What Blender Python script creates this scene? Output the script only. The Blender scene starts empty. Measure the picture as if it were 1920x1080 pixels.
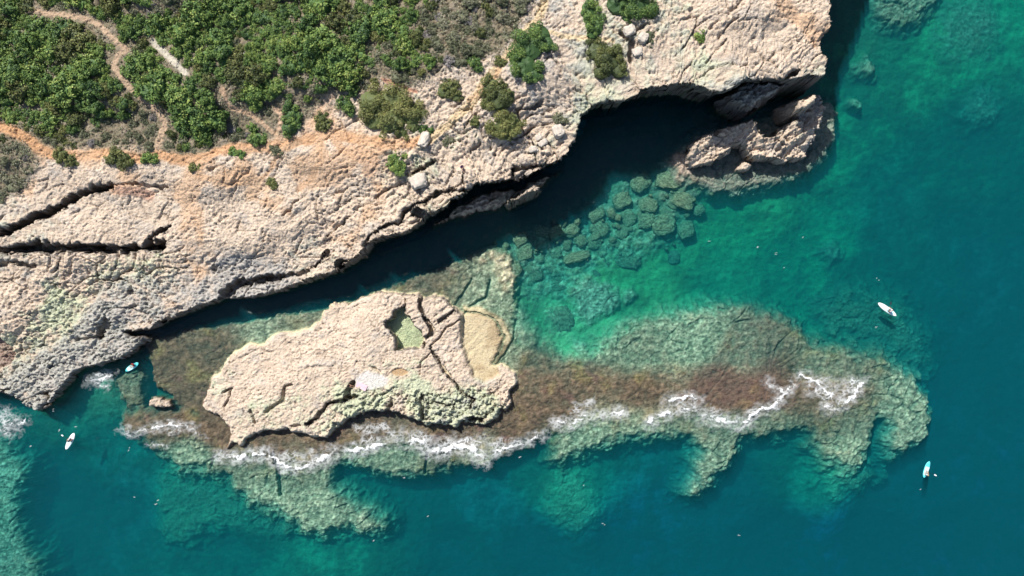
import bpy, bmesh, math, random
import numpy as np
from mathutils import Vector, Matrix

random.seed(7)
RNG = np.random.default_rng(11)
scene = bpy.context.scene
COL = scene.collection

# ------------------------------------------------------------------ camera
H = 115.0           # camera height above the water (m)
S = 12.0            # photograph pixels per metre at water level
cam_d = bpy.data.cameras.new('camera')
cam = bpy.data.objects.new('camera', cam_d)
COL.objects.link(cam)
cam.location = (0, 0, H)
cam.rotation_euler = (0, 0, 0)
cam_d.sensor_width = 36.0
cam_d.lens = 18.0 * H / 80.0
cam_d.clip_start = 1.0
cam_d.clip_end = 3000.0
scene.camera = cam

# ------------------------------------------------------------------ sky, sun, exposure
SUN_EL = math.radians(48)
SH = Vector((0.57, -0.82))                  # direction in which shadows fall
world = bpy.data.worlds.new('World')
scene.world = world
world.use_nodes = True
wn = world.node_tree.nodes
wl = world.node_tree.links
sky = wn.new('ShaderNodeTexSky')
sky.sky_type = 'NISHITA'
sky.sun_disc = False
sky.sun_elevation = SUN_EL
sky.sun_rotation = math.atan2(-SH.x, -SH.y)
wl.new(sky.outputs[0], wn['Background'].inputs[0])
wn['Background'].inputs[1].default_value = 0.082
sun_d = bpy.data.lights.new('sun', 'SUN')
sun_d.energy = 5.0
sun_d.angle = math.radians(0.5)
sun_d.color = (1.0, 0.955, 0.89)
sun = bpy.data.objects.new('sun', sun_d)
COL.objects.link(sun)
ldir = Vector((SH.x * math.cos(SUN_EL), SH.y * math.cos(SUN_EL), -math.sin(SUN_EL)))
sun.rotation_euler = ldir.to_track_quat('-Z', 'Y').to_euler()
sun.location = (-60, 80, 120)
vs = scene.view_settings
vs.view_transform = 'Standard'
vs.look = 'None'
vs.exposure = 0.60
vs.gamma = 1.0
vs.use_curve_mapping = False
scene.cycles.use_denoising = True
scene.cycles.max_bounces = 8
scene.cycles.transparent_max_bounces = 12

# ------------------------------------------------------------------ numpy helpers
def world_of(px, py, z=0.0):
    k = (H - z) / (H * S)
    return (px - 960.0) * k, -(py - 540.0) * k

def pix_of(x, y, z):
    k = S * H / (H - z)
    return 960.0 + x * k, 540.0 - y * k

_P = {}
def perlin(x, y, seed=0):
    if seed not in _P:
        r = np.random.default_rng(1000 + seed)
        p = r.permutation(256)
        a = r.random(256) * 2 * np.pi
        _P[seed] = (np.concatenate([p, p]).astype(np.int32), np.cos(a).astype(np.float32), np.sin(a).astype(np.float32))
    p, gx, gy = _P[seed]
    xf = np.floor(x); yf = np.floor(y)
    xi = xf.astype(np.int32) & 255; yi = yf.astype(np.int32) & 255
    fx = (x - xf).astype(np.float32); fy = (y - yf).astype(np.float32)
    u = fx * fx * fx * (fx * (fx * 6 - 15) + 10); v = fy * fy * fy * (fy * (fy * 6 - 15) + 10)
    def g(ix, iy, dx, dy):
        h = p[p[ix & 255] + (iy & 255)]
        return gx[h] * dx + gy[h] * dy
    a = g(xi, yi, fx, fy); b = g(xi + 1, yi, fx - 1, fy)
    c = g(xi, yi + 1, fx, fy - 1); d = g(xi + 1, yi + 1, fx - 1, fy - 1)
    return (a + u * (b - a) + v * ((c + u * (d - c)) - (a + u * (b - a)))) * 1.5

def fbm(x, y, o=4, seed=0, gain=0.5):
    s = 0; a = 1.0; t = 0
    for i in range(o):
        s = s + a * perlin(x * 2 ** i + i * 17.3, y * 2 ** i - i * 9.7, seed + i)
        t += a; a *= gain
    return s / t

def worley(x, y, seed=0):
    r = np.random.default_rng(500 + seed)
    jx = r.random((64, 64)).astype(np.float32); jy = r.random((64, 64)).astype(np.float32); jv = r.random((64, 64)).astype(np.float32)
    xi = np.floor(x).astype(np.int32); yi = np.floor(y).astype(np.int32)
    f1 = np.full(x.shape, 9.0, np.float32); f2 = f1.copy(); val = np.zeros(x.shape, np.float32)
    for ox in (-1, 0, 1):
        for oy in (-1, 0, 1):
            cx = xi + ox; cy = yi + oy
            a, b = cx & 63, cy & 63
            d = np.hypot(cx + jx[a, b] - x, cy + jy[a, b] - y).astype(np.float32)
            m = d < f1
            f2 = np.where(m, f1, np.minimum(f2, d))
            val = np.where(m, jv[a, b], val)
            f1 = np.where(m, d, f1)
    return f1, f2, val

def facets(x, y, seed, tilt=0.6):
    '''broken slabs: each cell of a cellular pattern is a tilted plane with its own height'''
    r = np.random.default_rng(700 + seed)
    jx = r.random((64, 64)).astype(np.float32); jy = r.random((64, 64)).astype(np.float32)
    jv = r.uniform(-0.5, 0.5, (64, 64)).astype(np.float32)
    tx = r.normal(0, tilt, (64, 64)).astype(np.float32); ty = r.normal(0, tilt, (64, 64)).astype(np.float32)
    xi = np.floor(x).astype(np.int32); yi = np.floor(y).astype(np.int32)
    f1 = np.full(x.shape, 9.0, np.float32); h = np.zeros(x.shape, np.float32)
    for ox in (-1, 0, 1):
        for oy in (-1, 0, 1):
            cx = xi + ox; cy = yi + oy; a, b = cx & 63, cy & 63
            dx = (x - cx - jx[a, b]).astype(np.float32); dy = (y - cy - jy[a, b]).astype(np.float32)
            d = np.maximum(np.abs(dx + 0.3 * dy), np.abs(dy - 0.3 * dx)) * 0.75 + 0.25 * np.hypot(dx, dy)
            m = d < f1
            h = np.where(m, jv[a, b] + tx[a, b] * dx + ty[a, b] * dy, h); f1 = np.where(m, d, f1)
    return h

def sstep(a, b, x):
    t = np.clip((x - a) / (b - a), 0, 1)
    return t * t * (3 - 2 * t)

def sdf(poly, px, py, far=60.0):
    """signed distance in photo pixels (negative inside), exact within far of the outline's box"""
    P = np.array(poly, np.float32)
    lo = P.min(0) - far; hi = P.max(0) + far
    out = np.full(px.shape, far, np.float32)
    m = (px > lo[0]) & (px < hi[0]) & (py > lo[1]) & (py < hi[1])
    x = px[m].astype(np.float32); y = py[m].astype(np.float32)
    d2 = np.full(x.shape, 1e12, np.float32); ins = np.zeros(x.shape, bool)
    n = len(P)
    for i in range(n):
        ax, ay = P[i]; bx, by = P[(i + 1) % n]
        ex, ey = bx - ax, by - ay
        t = np.clip(((x - ax) * ex + (y - ay) * ey) / (ex * ex + ey * ey + 1e-9), 0, 1)
        d2 = np.minimum(d2, (x - ax - t * ex) ** 2 + (y - ay - t * ey) ** 2)
        if ay != by:
            ins ^= ((ay > y) != (by > y)) & (x < (bx - ax) * (y - ay) / (by - ay) + ax)
    d = np.sqrt(d2)
    out[m] = np.where(ins, -d, d)
    return out

def linedist(pts, px, py, far=40.0):
    P = np.array(pts, np.float32)
    lo = P.min(0) - far; hi = P.max(0) + far
    out = np.full(px.shape, far, np.float32)
    m = (px > lo[0]) & (px < hi[0]) & (py > lo[1]) & (py < hi[1])
    x = px[m].astype(np.float32); y = py[m].astype(np.float32)
    d2 = np.full(x.shape, far * far, np.float32)
    for i in range(len(P) - 1):
        ax, ay = P[i]; bx, by = P[i + 1]
        ex, ey = bx - ax, by - ay
        t = np.clip(((x - ax) * ex + (y - ay) * ey) / (ex * ex + ey * ey + 1e-9), 0, 1)
        d2 = np.minimum(d2, (x - ax - t * ex) ** 2 + (y - ay - t * ey) ** 2)
    out[m] = np.sqrt(d2)
    return out

STRIDE = 8
FX0, FY0, FX1, FY1 = -480, -480, 2400, 1560
_fx = np.arange(FX0, FX1 + 1, STRIDE); _fy = np.arange(FY0, FY1 + 1, STRIDE)
_FX, _FY = np.meshgrid(_fx, _fy)
def control_field(pts, soft=45.0, power=2.2):
    """smooth field through scattered (px, py, value...) points"""
    A = np.array(pts, np.float64)
    num = np.zeros(_FX.shape + (A.shape[1] - 2,)); den = np.zeros(_FX.shape)
    for row in A:
        w = 1.0 / ((_FX - row[0]) ** 2 + (_FY - row[1]) ** 2 + soft * soft) ** power
        den += w; num += w[..., None] * row[2:]
    f = (num / den[..., None]).astype(np.float32)
    return f[..., 0] if f.shape[-1] == 1 else f
def samp(field, px, py):
    u = np.clip((px - FX0) / STRIDE, 0, len(_fx) - 1.001); v = np.clip((py - FY0) / STRIDE, 0, len(_fy) - 1.001)
    i = u.astype(np.int32); j = v.astype(np.int32)
    a = (u - i).astype(np.float32); b = (v - j).astype(np.float32)
    if field.ndim == 3: a = a[..., None]; b = b[..., None]
    return (field[j, i] * (1 - a) + field[j, i + 1] * a) * (1 - b) + (field[j + 1, i] * (1 - a) + field[j + 1, i + 1] * a) * b

# ------------------------------------------------------------------ outlines read off the photograph (pixels)
HEADLAND = [(-4000, 740), (0, 738), (22, 748), (42, 764), (68, 775), (88, 764), (108, 743), (124, 718), (135, 702), (150, 694),
    (190, 684), (225, 676), (248, 662), (262, 642), (276, 636), (268, 629), (240, 628), (232, 624), (262, 623), (287, 617), (300, 606),
    (320, 597), (360, 582), (413, 562), (440, 562), (470, 561), (520, 549), (573, 531), (627, 512), (650, 497), (677, 477),
    (690, 459), (720, 449), (757, 438), (783, 427), (800, 410), (822, 399), (842, 390), (850, 376), (880, 357), (900, 345),
    (940, 341), (973, 338), (993, 331), (1020, 316), (1042, 307), (1067, 289), (1080, 267), (1087, 240), (1094, 215), (1113, 198),
    (1140, 188), (1160, 191), (1190, 186), (1203, 171), (1237, 163), (1280, 157), (1300, 160), (1327, 168), (1350, 172),
    (1375, 170), (1390, 160), (1403, 149), (1447, 150), (1467, 147), (1490, 150), (1513, 147), (1551, 148), (1552, 120),
    (1545, 85), (1552, 58), (1569, 47), (1558, 28), (1563, 12), (1560, -10), (1566, -60), (1590, -130), (1660, -300), (2300, -4000), (-4000, -4000)]
ISLET = [(387, 705), (400, 697), (415, 672), (433, 658), (448, 647), (480, 643), (498, 628), (515, 620), (545, 620), (575, 612),
    (593, 603), (600, 577), (610, 572), (643, 562), (677, 555), (698, 547), (713, 540), (735, 545), (785, 545), (798, 555),
    (813, 548), (840, 557), (850, 570), (863, 582), (897, 584), (934, 604), (946, 640), (928, 682),
    (940, 680), (970, 697), (973, 712), (973, 723), (960, 738), (963, 765), (943, 777), (933, 793), (912, 800), (865, 798),
    (855, 808), (835, 803), (818, 800), (797, 803), (783, 793), (767, 788), (737, 778), (720, 777), (690, 777), (677, 780),
    (652, 793), (630, 810), (610, 830), (602, 828), (577, 827), (560, 818), (540, 817), (535, 810), (497, 815), (483, 817),
    (463, 828), (450, 845), (432, 838), (418, 847), (417, 838), (422, 807), (413, 797), (397, 783), (377, 775), (370, 760),
    (372, 743), (382, 727), (385, 708)]
STACK = [(1297, 310), (1296, 285), (1301, 264), (1330, 250), (1370, 236), (1396, 228), (1407, 220), (1418, 232), (1433, 253), (1463, 252), (1467, 236),
    (1493, 221), (1513, 229), (1535, 247), (1531, 272), (1521, 293), (1485, 302), (1460, 297), (1425, 296), (1410, 292), (1397, 272),
    (1378, 270), (1372, 286), (1350, 296), (1345, 304), (1325, 309)]
PINNACLE = [(1492, 187), (1500, 180), (1512, 178), (1537, 168), (1536, 185), (1520, 203), (1508, 206), (1500, 214), (1494, 203)]
FRONT_ROCK = [(1376, 320), (1384, 308), (1390, 299), (1400, 304), (1412, 312), (1402, 322), (1392, 327), (1380, 325)]
ARCH_ROCK = [(1352, 172), (1372, 200), (1390, 212), (1415, 212), (1446, 192), (1490, 165), (1480, 148), (1400, 145)]
LOW_ROCK = [(1254, 292), (1272, 282), (1298, 284), (1302, 300), (1296, 320), (1275, 328), (1258, 310)]
SKERRY = [(275, 762), (279, 744), (305, 738), (324, 748), (330, 766), (302, 770)]
LEDGE = [(690, 470), (760, 442), (822, 400), (850, 380), (900, 350), (973, 342), (1042, 310), (1068, 300), (1058, 322), (1012, 362), (960, 386),
    (930, 396), (890, 408), (840, 422), (790, 440), (740, 462), (700, 480)]
LIT_KNOB = [(942, 378), (962, 366), (985, 352), (1003, 341), (1022, 346), (1012, 360), (988, 369), (968, 380), (950, 384)]
PIT = [(737, 585), (752, 578), (760, 575), (759, 592), (768, 594), (775, 612), (790, 620), (792, 637), (784, 652), (760, 653), (742, 656), (740, 630), (722, 607), (737, 594)]
# submerged ground: (outline, level, edge width px)
SHELF_CHANNEL = [(250, 640), (262, 632), (300, 622), (360, 606), (420, 600), (500, 586), (580, 572), (640, 560), (720, 532), (790, 505), (860, 480), (930, 455), (965, 480), (975, 540),
    (968, 600), (975, 640), (1000, 660), (980, 720), (960, 800), (420, 830), (375, 785), (330, 768), (300, 742), (285, 735), (275, 700), (268, 672)]  # upper side drawn along the rim of the cliff shadow
SHELF_GREEN = [(950, 560), (985, 600), (1010, 650), (1060, 668), (1110, 660), (1160, 620), (1210, 598), (1260, 588), (1300, 576), (1350, 570), (1420, 575), (1490, 598),
    (1530, 640), (1600, 655), (1660, 668), (1720, 700), (1755, 745), (1762, 790), (1745, 830), (1710, 860), (1680, 862), (1660, 845), (1668, 800), (1655, 795),
    (1645, 830), (1630, 880), (1600, 890), (1560, 870), (1530, 845), (1525, 815), (1480, 820), (1400, 830), (1384, 870), (1340, 920), (1300, 945), (1284, 938), (1300, 890), (1310, 850), (1296, 830),
    (1240, 828), (1160, 838), (1100, 855), (1050, 872), (1032, 865), (1030, 822), (1005, 832), (960, 850), (930, 875), (895, 886), (850, 884), (800, 900),
    (760, 905), (700, 895), (650, 880), (632, 880), (628, 910), (660, 940), (700, 958), (728, 985), (725, 1005), (690, 1008), (640, 1000), (600, 1012), (560, 1005),
    (520, 968), (470, 955), (440, 930), (420, 905), (370, 890), (330, 885), (300, 868), (270, 838), (232, 812), (226, 790), (235, 776), (300, 768), (400, 760), (700, 740), (960, 640)]
SHELF_BROWN = [(226, 797), (230, 780), (270, 771), (330, 765), (372, 766), (420, 780), (600, 780), (900, 760), (975, 690), (1050, 688), (1200, 700), (1350, 688), (1430, 690), (1500, 705),
    (1600, 708), (1635, 730), (1600, 765), (1545, 772), (1470, 768), (1400, 785), (1300, 772), (1230, 790), (1150, 792), (1050, 800), (1022, 806), (1000, 826), (930, 858), (905, 868), (870, 850), (800, 838), (750, 830),
    (700, 838), (640, 852), (600, 870), (560, 884), (520, 866), (470, 858), (420, 862), (400, 842), (350, 826), (300, 826), (265, 824), (235, 812)]
SHELF_STACK = [(1235, 300), (1300, 240), (1566, 176), (1588, 210), (1580, 262), (1556, 304), (1512, 342), (1440, 360), (1380, 374), (1340, 370), (1300, 352), (1260, 345)]
SHELF_LEFT = [(-500, 770), (0, 770), (40, 772), (62, 780), (45, 800), (20, 815), (25, 835), (52, 860), (64, 892), (58, 915), (45, 935), (48, 985), (60, 1010), (85, 1050), (100, 1100), (-500, 1500)]
SHELF_COVE = [(215, 735), (205, 715), (225, 700), (258, 690), (268, 690), (268, 745), (260, 768), (230, 770)]
MOUND_A = [(1073, 540), (1098, 518), (1140, 528), (1166, 545), (1170, 575), (1140, 592), (1108, 606), (1076, 592)]
MOUND_TOP = [(1636, -40), (1645, 20), (1660, 46), (1700, 52), (1735, 40), (1765, 20), (1790, -40)]
MOUND_DEEP = [(1540, 570), (1600, 535), (1650, 540), (1720, 560), (1760, 620), (1780, 700), (1700, 680), (1620, 650), (1550, 640)]
MOUND_B = [(285, 905), (330, 890), (400, 900), (440, 935), (520, 960), (560, 1000), (520, 1020), (420, 1000), (380, 1010), (320, 1045), (280, 1020), (275, 960)]
MOUND_C = [(1040, 905), (1085, 890), (1115, 930), (1120, 985), (1085, 1010), (1040, 985), (1025, 945)]
MOUND_D = [(1530, 850), (1600, 890), (1660, 880), (1690, 905), (1640, 930), (1580, 945), (1550, 910)]

# height of the headland's surface above the water (m), from the width of the shadow the cliff throws
LAND_Z = control_field([(-300, 650, 3.5), (0, 700, 1.6), (60, 750, 1.3), (120, 690, 1.9), (200, 650, 2.0), (260, 632, 2.0), (180, 590, 3.0), (0, 560, 4.2), (300, 585, 3.2), (400, 545, 3.4), (460, 535, 3.0), (530, 530, 3.2),
    (600, 500, 4.3), (650, 470, 5.0), (700, 430, 6.8), (760, 400, 8.0), (830, 360, 8.9), (900, 320, 9.3), (980, 310, 8.5), (1040, 280, 8.7), (1080, 220, 9.5), (1150, 150, 11.4), (1250, 130, 12.2),
    (1350, 120, 12.4), (1450, 100, 12.0), (1440, 145, 10.6), (1540, 140, 10.4), (1540, 90, 11.6), (1550, 20, 13.2), (0, 400, 5.8), (150, 420, 5.6), (300, 440, 5.2), (450, 430, 5.6), (550, 380, 6.6), (0, 250, 7.6), (200, 290, 7.4), (400, 290, 7.8), (600, 260, 9.0), (750, 250, 10.2),
    (900, 200, 11.2), (1000, 120, 12.0), (1200, 40, 13.2), (1400, 0, 13.8), (800, 80, 12.2), (600, 100, 11.4), (400, 120, 10.2), (200, 120, 9.4), (0, 100, 9.0), (300, -100, 12.0), (900, -100, 13.5), (1500, -150, 14.5)], 40)
SEA_Z = control_field([(100, 800, -4.6), (150, 880, -6.8), (90, 930, -9.0), (90, 1000, -9), (200, 1000, -8.3), (140, 740, -3.5), (180, 720, -2.6), (300, 1060, -7.6), (420, 1060, -8), (220, 860, -6), (330, 940, -5.6), (450, 990, -5.4), (600, 1060, -5.6), (700, 1050, -5.8), (760, 1000, -7.4),
    (820, 960, -8), (900, 1000, -8.3), (900, 920, -7.2), (1000, 880, -6.6), (850, 1060, -9.2), (1000, 1060, -9.6), (1075, 960, -5.6), (1060, 900, -5.6), (1180, 900, -7), (1250, 1000, -8.6), (1200, 1060, -9.8), (1430, 930, -8.6), (1480, 890, -6.6), (1560, 940, -6.2),
    (1500, 1040, -10.5), (1700, 1050, -11.5), (1850, 1050, -11), (1870, 900, -9.4), (1750, 960, -9.2), (1820, 800, -9.2), (1880, 650, -9.2), (1720, 640, -6.4), (1780, 560, -7.8), (1880, 450, -9), (1700, 480, -7.4), (1550, 500, -7), (1480, 480, -6.8), (1400, 500, -6), (1400, 420, -5.4),
    (1300, 480, -4.8), (1250, 520, -4.6), (1180, 590, -4.2), (1100, 480, -3.6), (1050, 560, -4), (1070, 635, -3.2), (1000, 570, -3.6), (1140, 635, -3.8), (1350, 540, -6), (1600, 400, -7.2), (1700, 330, -7.6), (1850, 300, -7.4), (1880, 100, -5.2), (1780, 80, -4.6),
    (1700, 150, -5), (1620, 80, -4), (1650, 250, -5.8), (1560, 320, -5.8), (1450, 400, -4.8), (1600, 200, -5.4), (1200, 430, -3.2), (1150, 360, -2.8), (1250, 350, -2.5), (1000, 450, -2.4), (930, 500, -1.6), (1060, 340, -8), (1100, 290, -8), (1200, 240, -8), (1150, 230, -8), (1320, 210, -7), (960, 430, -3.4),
    (900, 420, -7), (800, 470, -8), (700, 510, -8), (600, 545, -8), (520, 565, -7.5), (450, 580, -7), (350, 597, -6), (1000, 380, -7), (-300, 1000, -6), (2200, 500, -14), (2200, 1200, -18), (900, 1400, -16), (-300, 1400, -14), (2300, -200, -9)], 40)  # channel under the cliff deepened to darken its shaded water

# ------------------------------------------------------------------ ground grid
CELL = 0.13
def axis(half):
    f = np.arange(-half, half + CELL * 0.5, CELL)
    g = []; s = CELL; p = half
    while p < 700:
        s *= 1.22; p += s; g.append(p)
    g = np.array(g)
    return np.concatenate([-g[::-1], f, g])
gx = axis(82.5); gy = axis(47.0)
NX, NY = len(gx), len(gy)
X, Y = np.meshgrid(gx.astype(np.float32), gy.astype(np.float32))

# noises in metres
n_big = fbm(X / 14, Y / 14, 3, 1)
n_mid = fbm(X / 4.0, Y / 4.0, 3, 11)
n_sml = fbm(X / 1.1, Y / 1.1, 3, 21)
n_fin = perlin(X / 0.42, Y / 0.42, 31)
n_fin2 = perlin(X / 0.27, Y / 0.27, 32)
edge2 = (fbm(X / 0.75, Y / 0.75, 3, 43) * 5.0).astype(np.float32)
edge_n = (fbm(X / 2.2, Y / 2.2, 3, 41) * 7.0).astype(np.float32)

# strata run towards the upper right; ledges step across them
th = math.radians(33)
U = (X * math.cos(th) + Y * math.sin(th)); V = (-X * math.sin(th) + Y * math.cos(th))
Uw = U + 1.6 * perlin(X / 5, Y / 5, 51); Vw = V + 1.2 * perlin(X / 4.2, Y / 4.2, 52)
st = fbm(Uw / 6.5, Vw / 2.6, 4, 61, 0.55)
def terrace(f, k, sharp=0.30):
    s = f * k; fl = np.floor(s); fr = s - fl
    return (fl + sstep(1 - sharp, 1.0, fr)) / k
ledges = terrace(st, 5.0)
st2 = fbm(Uw / 2.1 + 9, Vw / 0.95 + 4, 3, 71, 0.55)
ledges2 = terrace(st2, 3.5, 0.35)
w1, w2, wv = worley(Uw / 4.2, Vw / 2.0, 1)
crackA = np.exp(-((w2 - w1) / 0.05) ** 2) * sstep(-0.10, 0.40, fbm(X / 7, Y / 7, 2, 81))
u1, u2, uv = worley(Uw / 1.7 + 0.25 * n_sml, Vw / 0.8 + 0.25 * n_sml, 3)
crackC = np.exp(-((u2 - u1) / 0.09) ** 2) * sstep(0.0, 0.45, fbm(X / 3 + 30, Y / 3, 2, 83))
v1, v2, vv = worley(X / 0.85 + 0.3 * n_sml, Y / 0.75 + 0.3 * n_sml, 2)
knob = (1 - sstep(0.0, 0.85, v1))
crackB = np.exp(-((v2 - v1) / 0.10) ** 2)
pits = sstep(0.36, 0.62, perlin(X / 0.48, Y / 0.36, 91)) * sstep(-0.25, 0.25, n_mid)
pits2 = sstep(0.30, 0.55, perlin(X / 0.30 + 7, Y / 0.26, 93)) * sstep(-0.2, 0.3, fbm(X / 2.0 + 11, Y / 2.0, 2, 95))
fa = facets(Uw / 2.6 + 0.25 * n_sml, Vw / 1.35 + 0.25 * n_sml, 1)
fb = facets(Uw / 1.0 + 0.2 * n_fin, Vw / 0.6 + 0.2 * n_fin, 2)
fc_ = facets(X / 0.48 + 0.2 * n_fin, Y / 0.42, 3, 0.8)
slab = 0.40 * fa * sstep(-0.3, 0.3, fbm(X / 6 + 3, Y / 6, 2, 87)) + 0.34 * fb * (0.35 + sstep(-0.2, 0.4, fbm(X / 2.5, Y / 2.5 + 8, 2, 89))) + 0.20 * fc_

# --- mappings
zl = np.zeros_like(X)
for _ in range(4):
    plx, ply = pix_of(X, Y, np.minimum(zl, 40))
    zl = samp(LAND_Z, plx, ply)
plx, ply = pix_of(X, Y, zl)
p0x, p0y = pix_of(X, Y, 0.0)
pix, piy = pix_of(X, Y, 1.8)
psx, psy = pix_of(X, Y, 4.0)
ppx, ppy = pix_of(X, Y, 8.2)

# --- sea bed
_sz = 0.62 * samp(SEA_Z, p0x, p0y)
z = _sz - 0.04 * _sz * _sz + 0.3 * n_big + 0.35 * n_mid + 0.2 * n_sml
shelf_mask = np.zeros_like(X)
def shelf(poly, level, w0, w1, rough=0.12, jag=1.0, mask=1.0):
    global z, shelf_mask
    d = sdf(poly, p0x, p0y) + edge_n * jag + edge2 * 1.2
    t = 1 - sstep(w0, w1, d)
    lv = level + rough * (n_sml + 0.6 * n_fin) + 0.12 * n_mid - 2.4 * rough * crackA + rough * 1.2 * slab
    z = np.where(t > 0, np.maximum(z, z + (lv - z) * t), z)
    shelf_mask = np.maximum(shelf_mask, t * mask)
    return t
t_md = shelf(MOUND_DEEP, -3.0, -45, 40, 0.25, 4, 0.45)
t_mb = shelf(MOUND_B, -3.1, -30, 30, 0.15, 3.5, 0.4)
t_mc = shelf(MOUND_C, -3.0, -30, 30, 0.15, 3.5, 0.3)
t_mdd = shelf(MOUND_D, -2.8, -30, 30, 0.15, 3.5, 0.3)
t_ma = shelf(MOUND_A, -1.7, -14, 12, 0.15, 1.6)
for (mx, my, mr, mz) in [(1635, 122, 20, -2.2), (1622, 190, 12, -2.8), (1868, 195, 34, -4.6), (1500, 250, 60, -1.0), (1840, 40, 60, -3.6), (1180, 555, 14, -2.8), (1090, 655, 20, -2.8), (1045, 600, 22, -2.6), (1580, 470, 22, -5.2)]:
    d = np.hypot(p0x - mx, p0y - my) - mr + edge_n * 2.5
    t = 1 - sstep(-mr * 0.7, mr * 0.6, d)
    z = np.maximum(z, z + (0.68 * mz + 0.3 * n_sml - z) * t); shelf_mask = np.maximum(shelf_mask, t * 0.8)
t_sl = shelf(SHELF_LEFT, -1.5, -40, 4, 0.2, 1.5)
t_sg = shelf(SHELF_GREEN, -0.60, -22, 34, 0.18, 2.2)
t_ch = shelf(SHELF_CHANNEL, -0.34, -14, 4, 0.10, 1.0)
t_st = shelf(SHELF_STACK, -0.35, -22, 10, 0.2, 1.2)
t_mt = shelf(MOUND_TOP, -1.2, -20, 14, 0.3, 2.0)
t_cv = shelf(SHELF_COVE, -0.6, -10, 6, 0.15, 1.2)
t_br = shelf(SHELF_BROWN, -0.16, -24, 24, 0.07, 2.2)
_rb = sdf([(900, 490), (960, 440), (1100, 385), (1180, 320), (1310, 310), (1320, 370), (1300, 450), (1230, 470), (1130, 500), (1100, 530), (1050, 570), (1000, 560), (950, 540)], p0x, p0y) + edge_n * 3
_rt = 1 - sstep(-25, 20, _rb)
z = z + _rt * (0.75 * (0.55 - np.minimum(worley(X / 1.7, Y / 1.5, 6)[0], 0.9)) + 0.35 * (0.5 - np.minimum(v1, 0.9)) + 0.25)
shelf_mask = np.maximum(shelf_mask, _rt * 0.75)
# clefts that cut the shelf
for pts, wd, dp in [([(272, 685), (276, 715), (270, 760)], 5, 2.2), ([(885, 525), (860, 560), (850, 575)], 2.0, 0.6), ([(918, 525), (912, 555), (875, 580), (863, 605)], 2.6, 0.7),
                    ([(968, 600), (962, 636), (945, 665), (930, 682)], 2.2, 0.6), ([(510, 850), (518, 880), (522, 930)], 3, 1.6), ([(1660, 795), (1652, 830), (1640, 870)], 9, 2.2),
                    ([(630, 880), (632, 905)], 5, 2.0), ([(800, 850), (795, 890)], 2.5, 0.9)]:
    d = linedist(pts, p0x + edge_n * 0.4, p0y + edge_n * 0.4)
    z = z - dp * (1 - sstep(wd * 0.4, wd * 1.2, d))
z_sea = z.copy()

# --- low rocks and the islet
region = np.zeros(X.shape, np.int8)
def rise(d, wd):                    # 0 outside, 1 well inside
    return sstep(0, wd, -d)
d_is = sdf(ISLET, pix, piy) + edge_n * 0.8 + edge2 * 0.6
islet_top = samp(control_field([(400, 740, 1.0), (480, 660, 1.0), (560, 630, 1.1), (640, 580, 1.3), (720, 560, 2.0), (800, 570, 2.4), (850, 600, 2.0), (700, 620, 2.6), (760, 680, 2.3), (840, 690, 1.8), (600, 700, 1.9),
    (500, 760, 1.7), (440, 820, 1.0), (600, 800, 1.6), (700, 750, 2.1), (800, 760, 2.2), (880, 780, 1.5), (950, 720, 1.1), (880, 640, 1.2)], 30), pix, piy)
karst = sstep(-14, 10, piy - (735 + 20 * n_mid) - 0.0 * pix) * sstep(560, 680, pix + 40 * n_mid)       # blocky lichened half
rough_is = 0.35 + 0.65 * karst
zi = islet_top + 0.40 * ledges * rough_is + 0.16 * ledges2 * rough_is + 0.85 * slab * (0.42 + 1.2 * karst) + 0.08 * n_sml - (0.04 + 0.20 * karst) * crackB + 0.30 * (knob - 0.5) * karst * (0.4 + 1.2 * vv) - 0.30 * crackC * rough_is \
     - 0.45 * crackA * (0.4 + karst) - 0.45 * pits * (0.5 + 0.5 * karst) - 0.20 * pits2 + 0.05 * n_fin + 0.08 * n_fin2
t_is = rise(d_is, 10)
# --- headland
d_raw = sdf(HEADLAND, plx, ply)
OVER = 1.9 * sstep(5.0, 11.0, zl) * (1 - sstep(1440, 1530, plx))            # metres of overhang
d_hd = d_raw + edge_n * np.clip(zl / 9, 0.25, 0.7) + 0.5 * edge2 + OVER * S
rough_hd = samp(control_field([(100, 640, 1.5), (60, 740, 1.6), (200, 660, 1.5), (300, 570, 1.3), (150, 560, 1.4), (400, 520, 1.0), (150, 420, 0.55), (300, 400, 0.6), (450, 420, 0.7), (550, 420, 0.8), (650, 400, 1.1), (800, 340, 1.3), (950, 280, 1.3),
    (1050, 200, 1.0), (1000, 100, 0.8), (1200, 100, 0.9), (1400, 60, 0.85), (1500, 100, 0.85), (300, 320, 0.5), (600, 300, 0.55), (300, 100, 0.4), (700, 100, 0.5), (0, 560, 1.0)], 40), plx, ply)
zh = zl + rough_hd * (0.34 * ledges * np.clip(rough_hd, 0.3, 1.3) + 0.06 * ledges2 + 0.66 * slab - 0.75 * crackA - 0.30 * crackC + 0.06 * n_sml - 0.04 * crackB - 0.38 * pits - 0.22 * pits2 + 0.05 * n_fin + 0.09 * n_fin2) + 0.25 * n_mid
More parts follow.
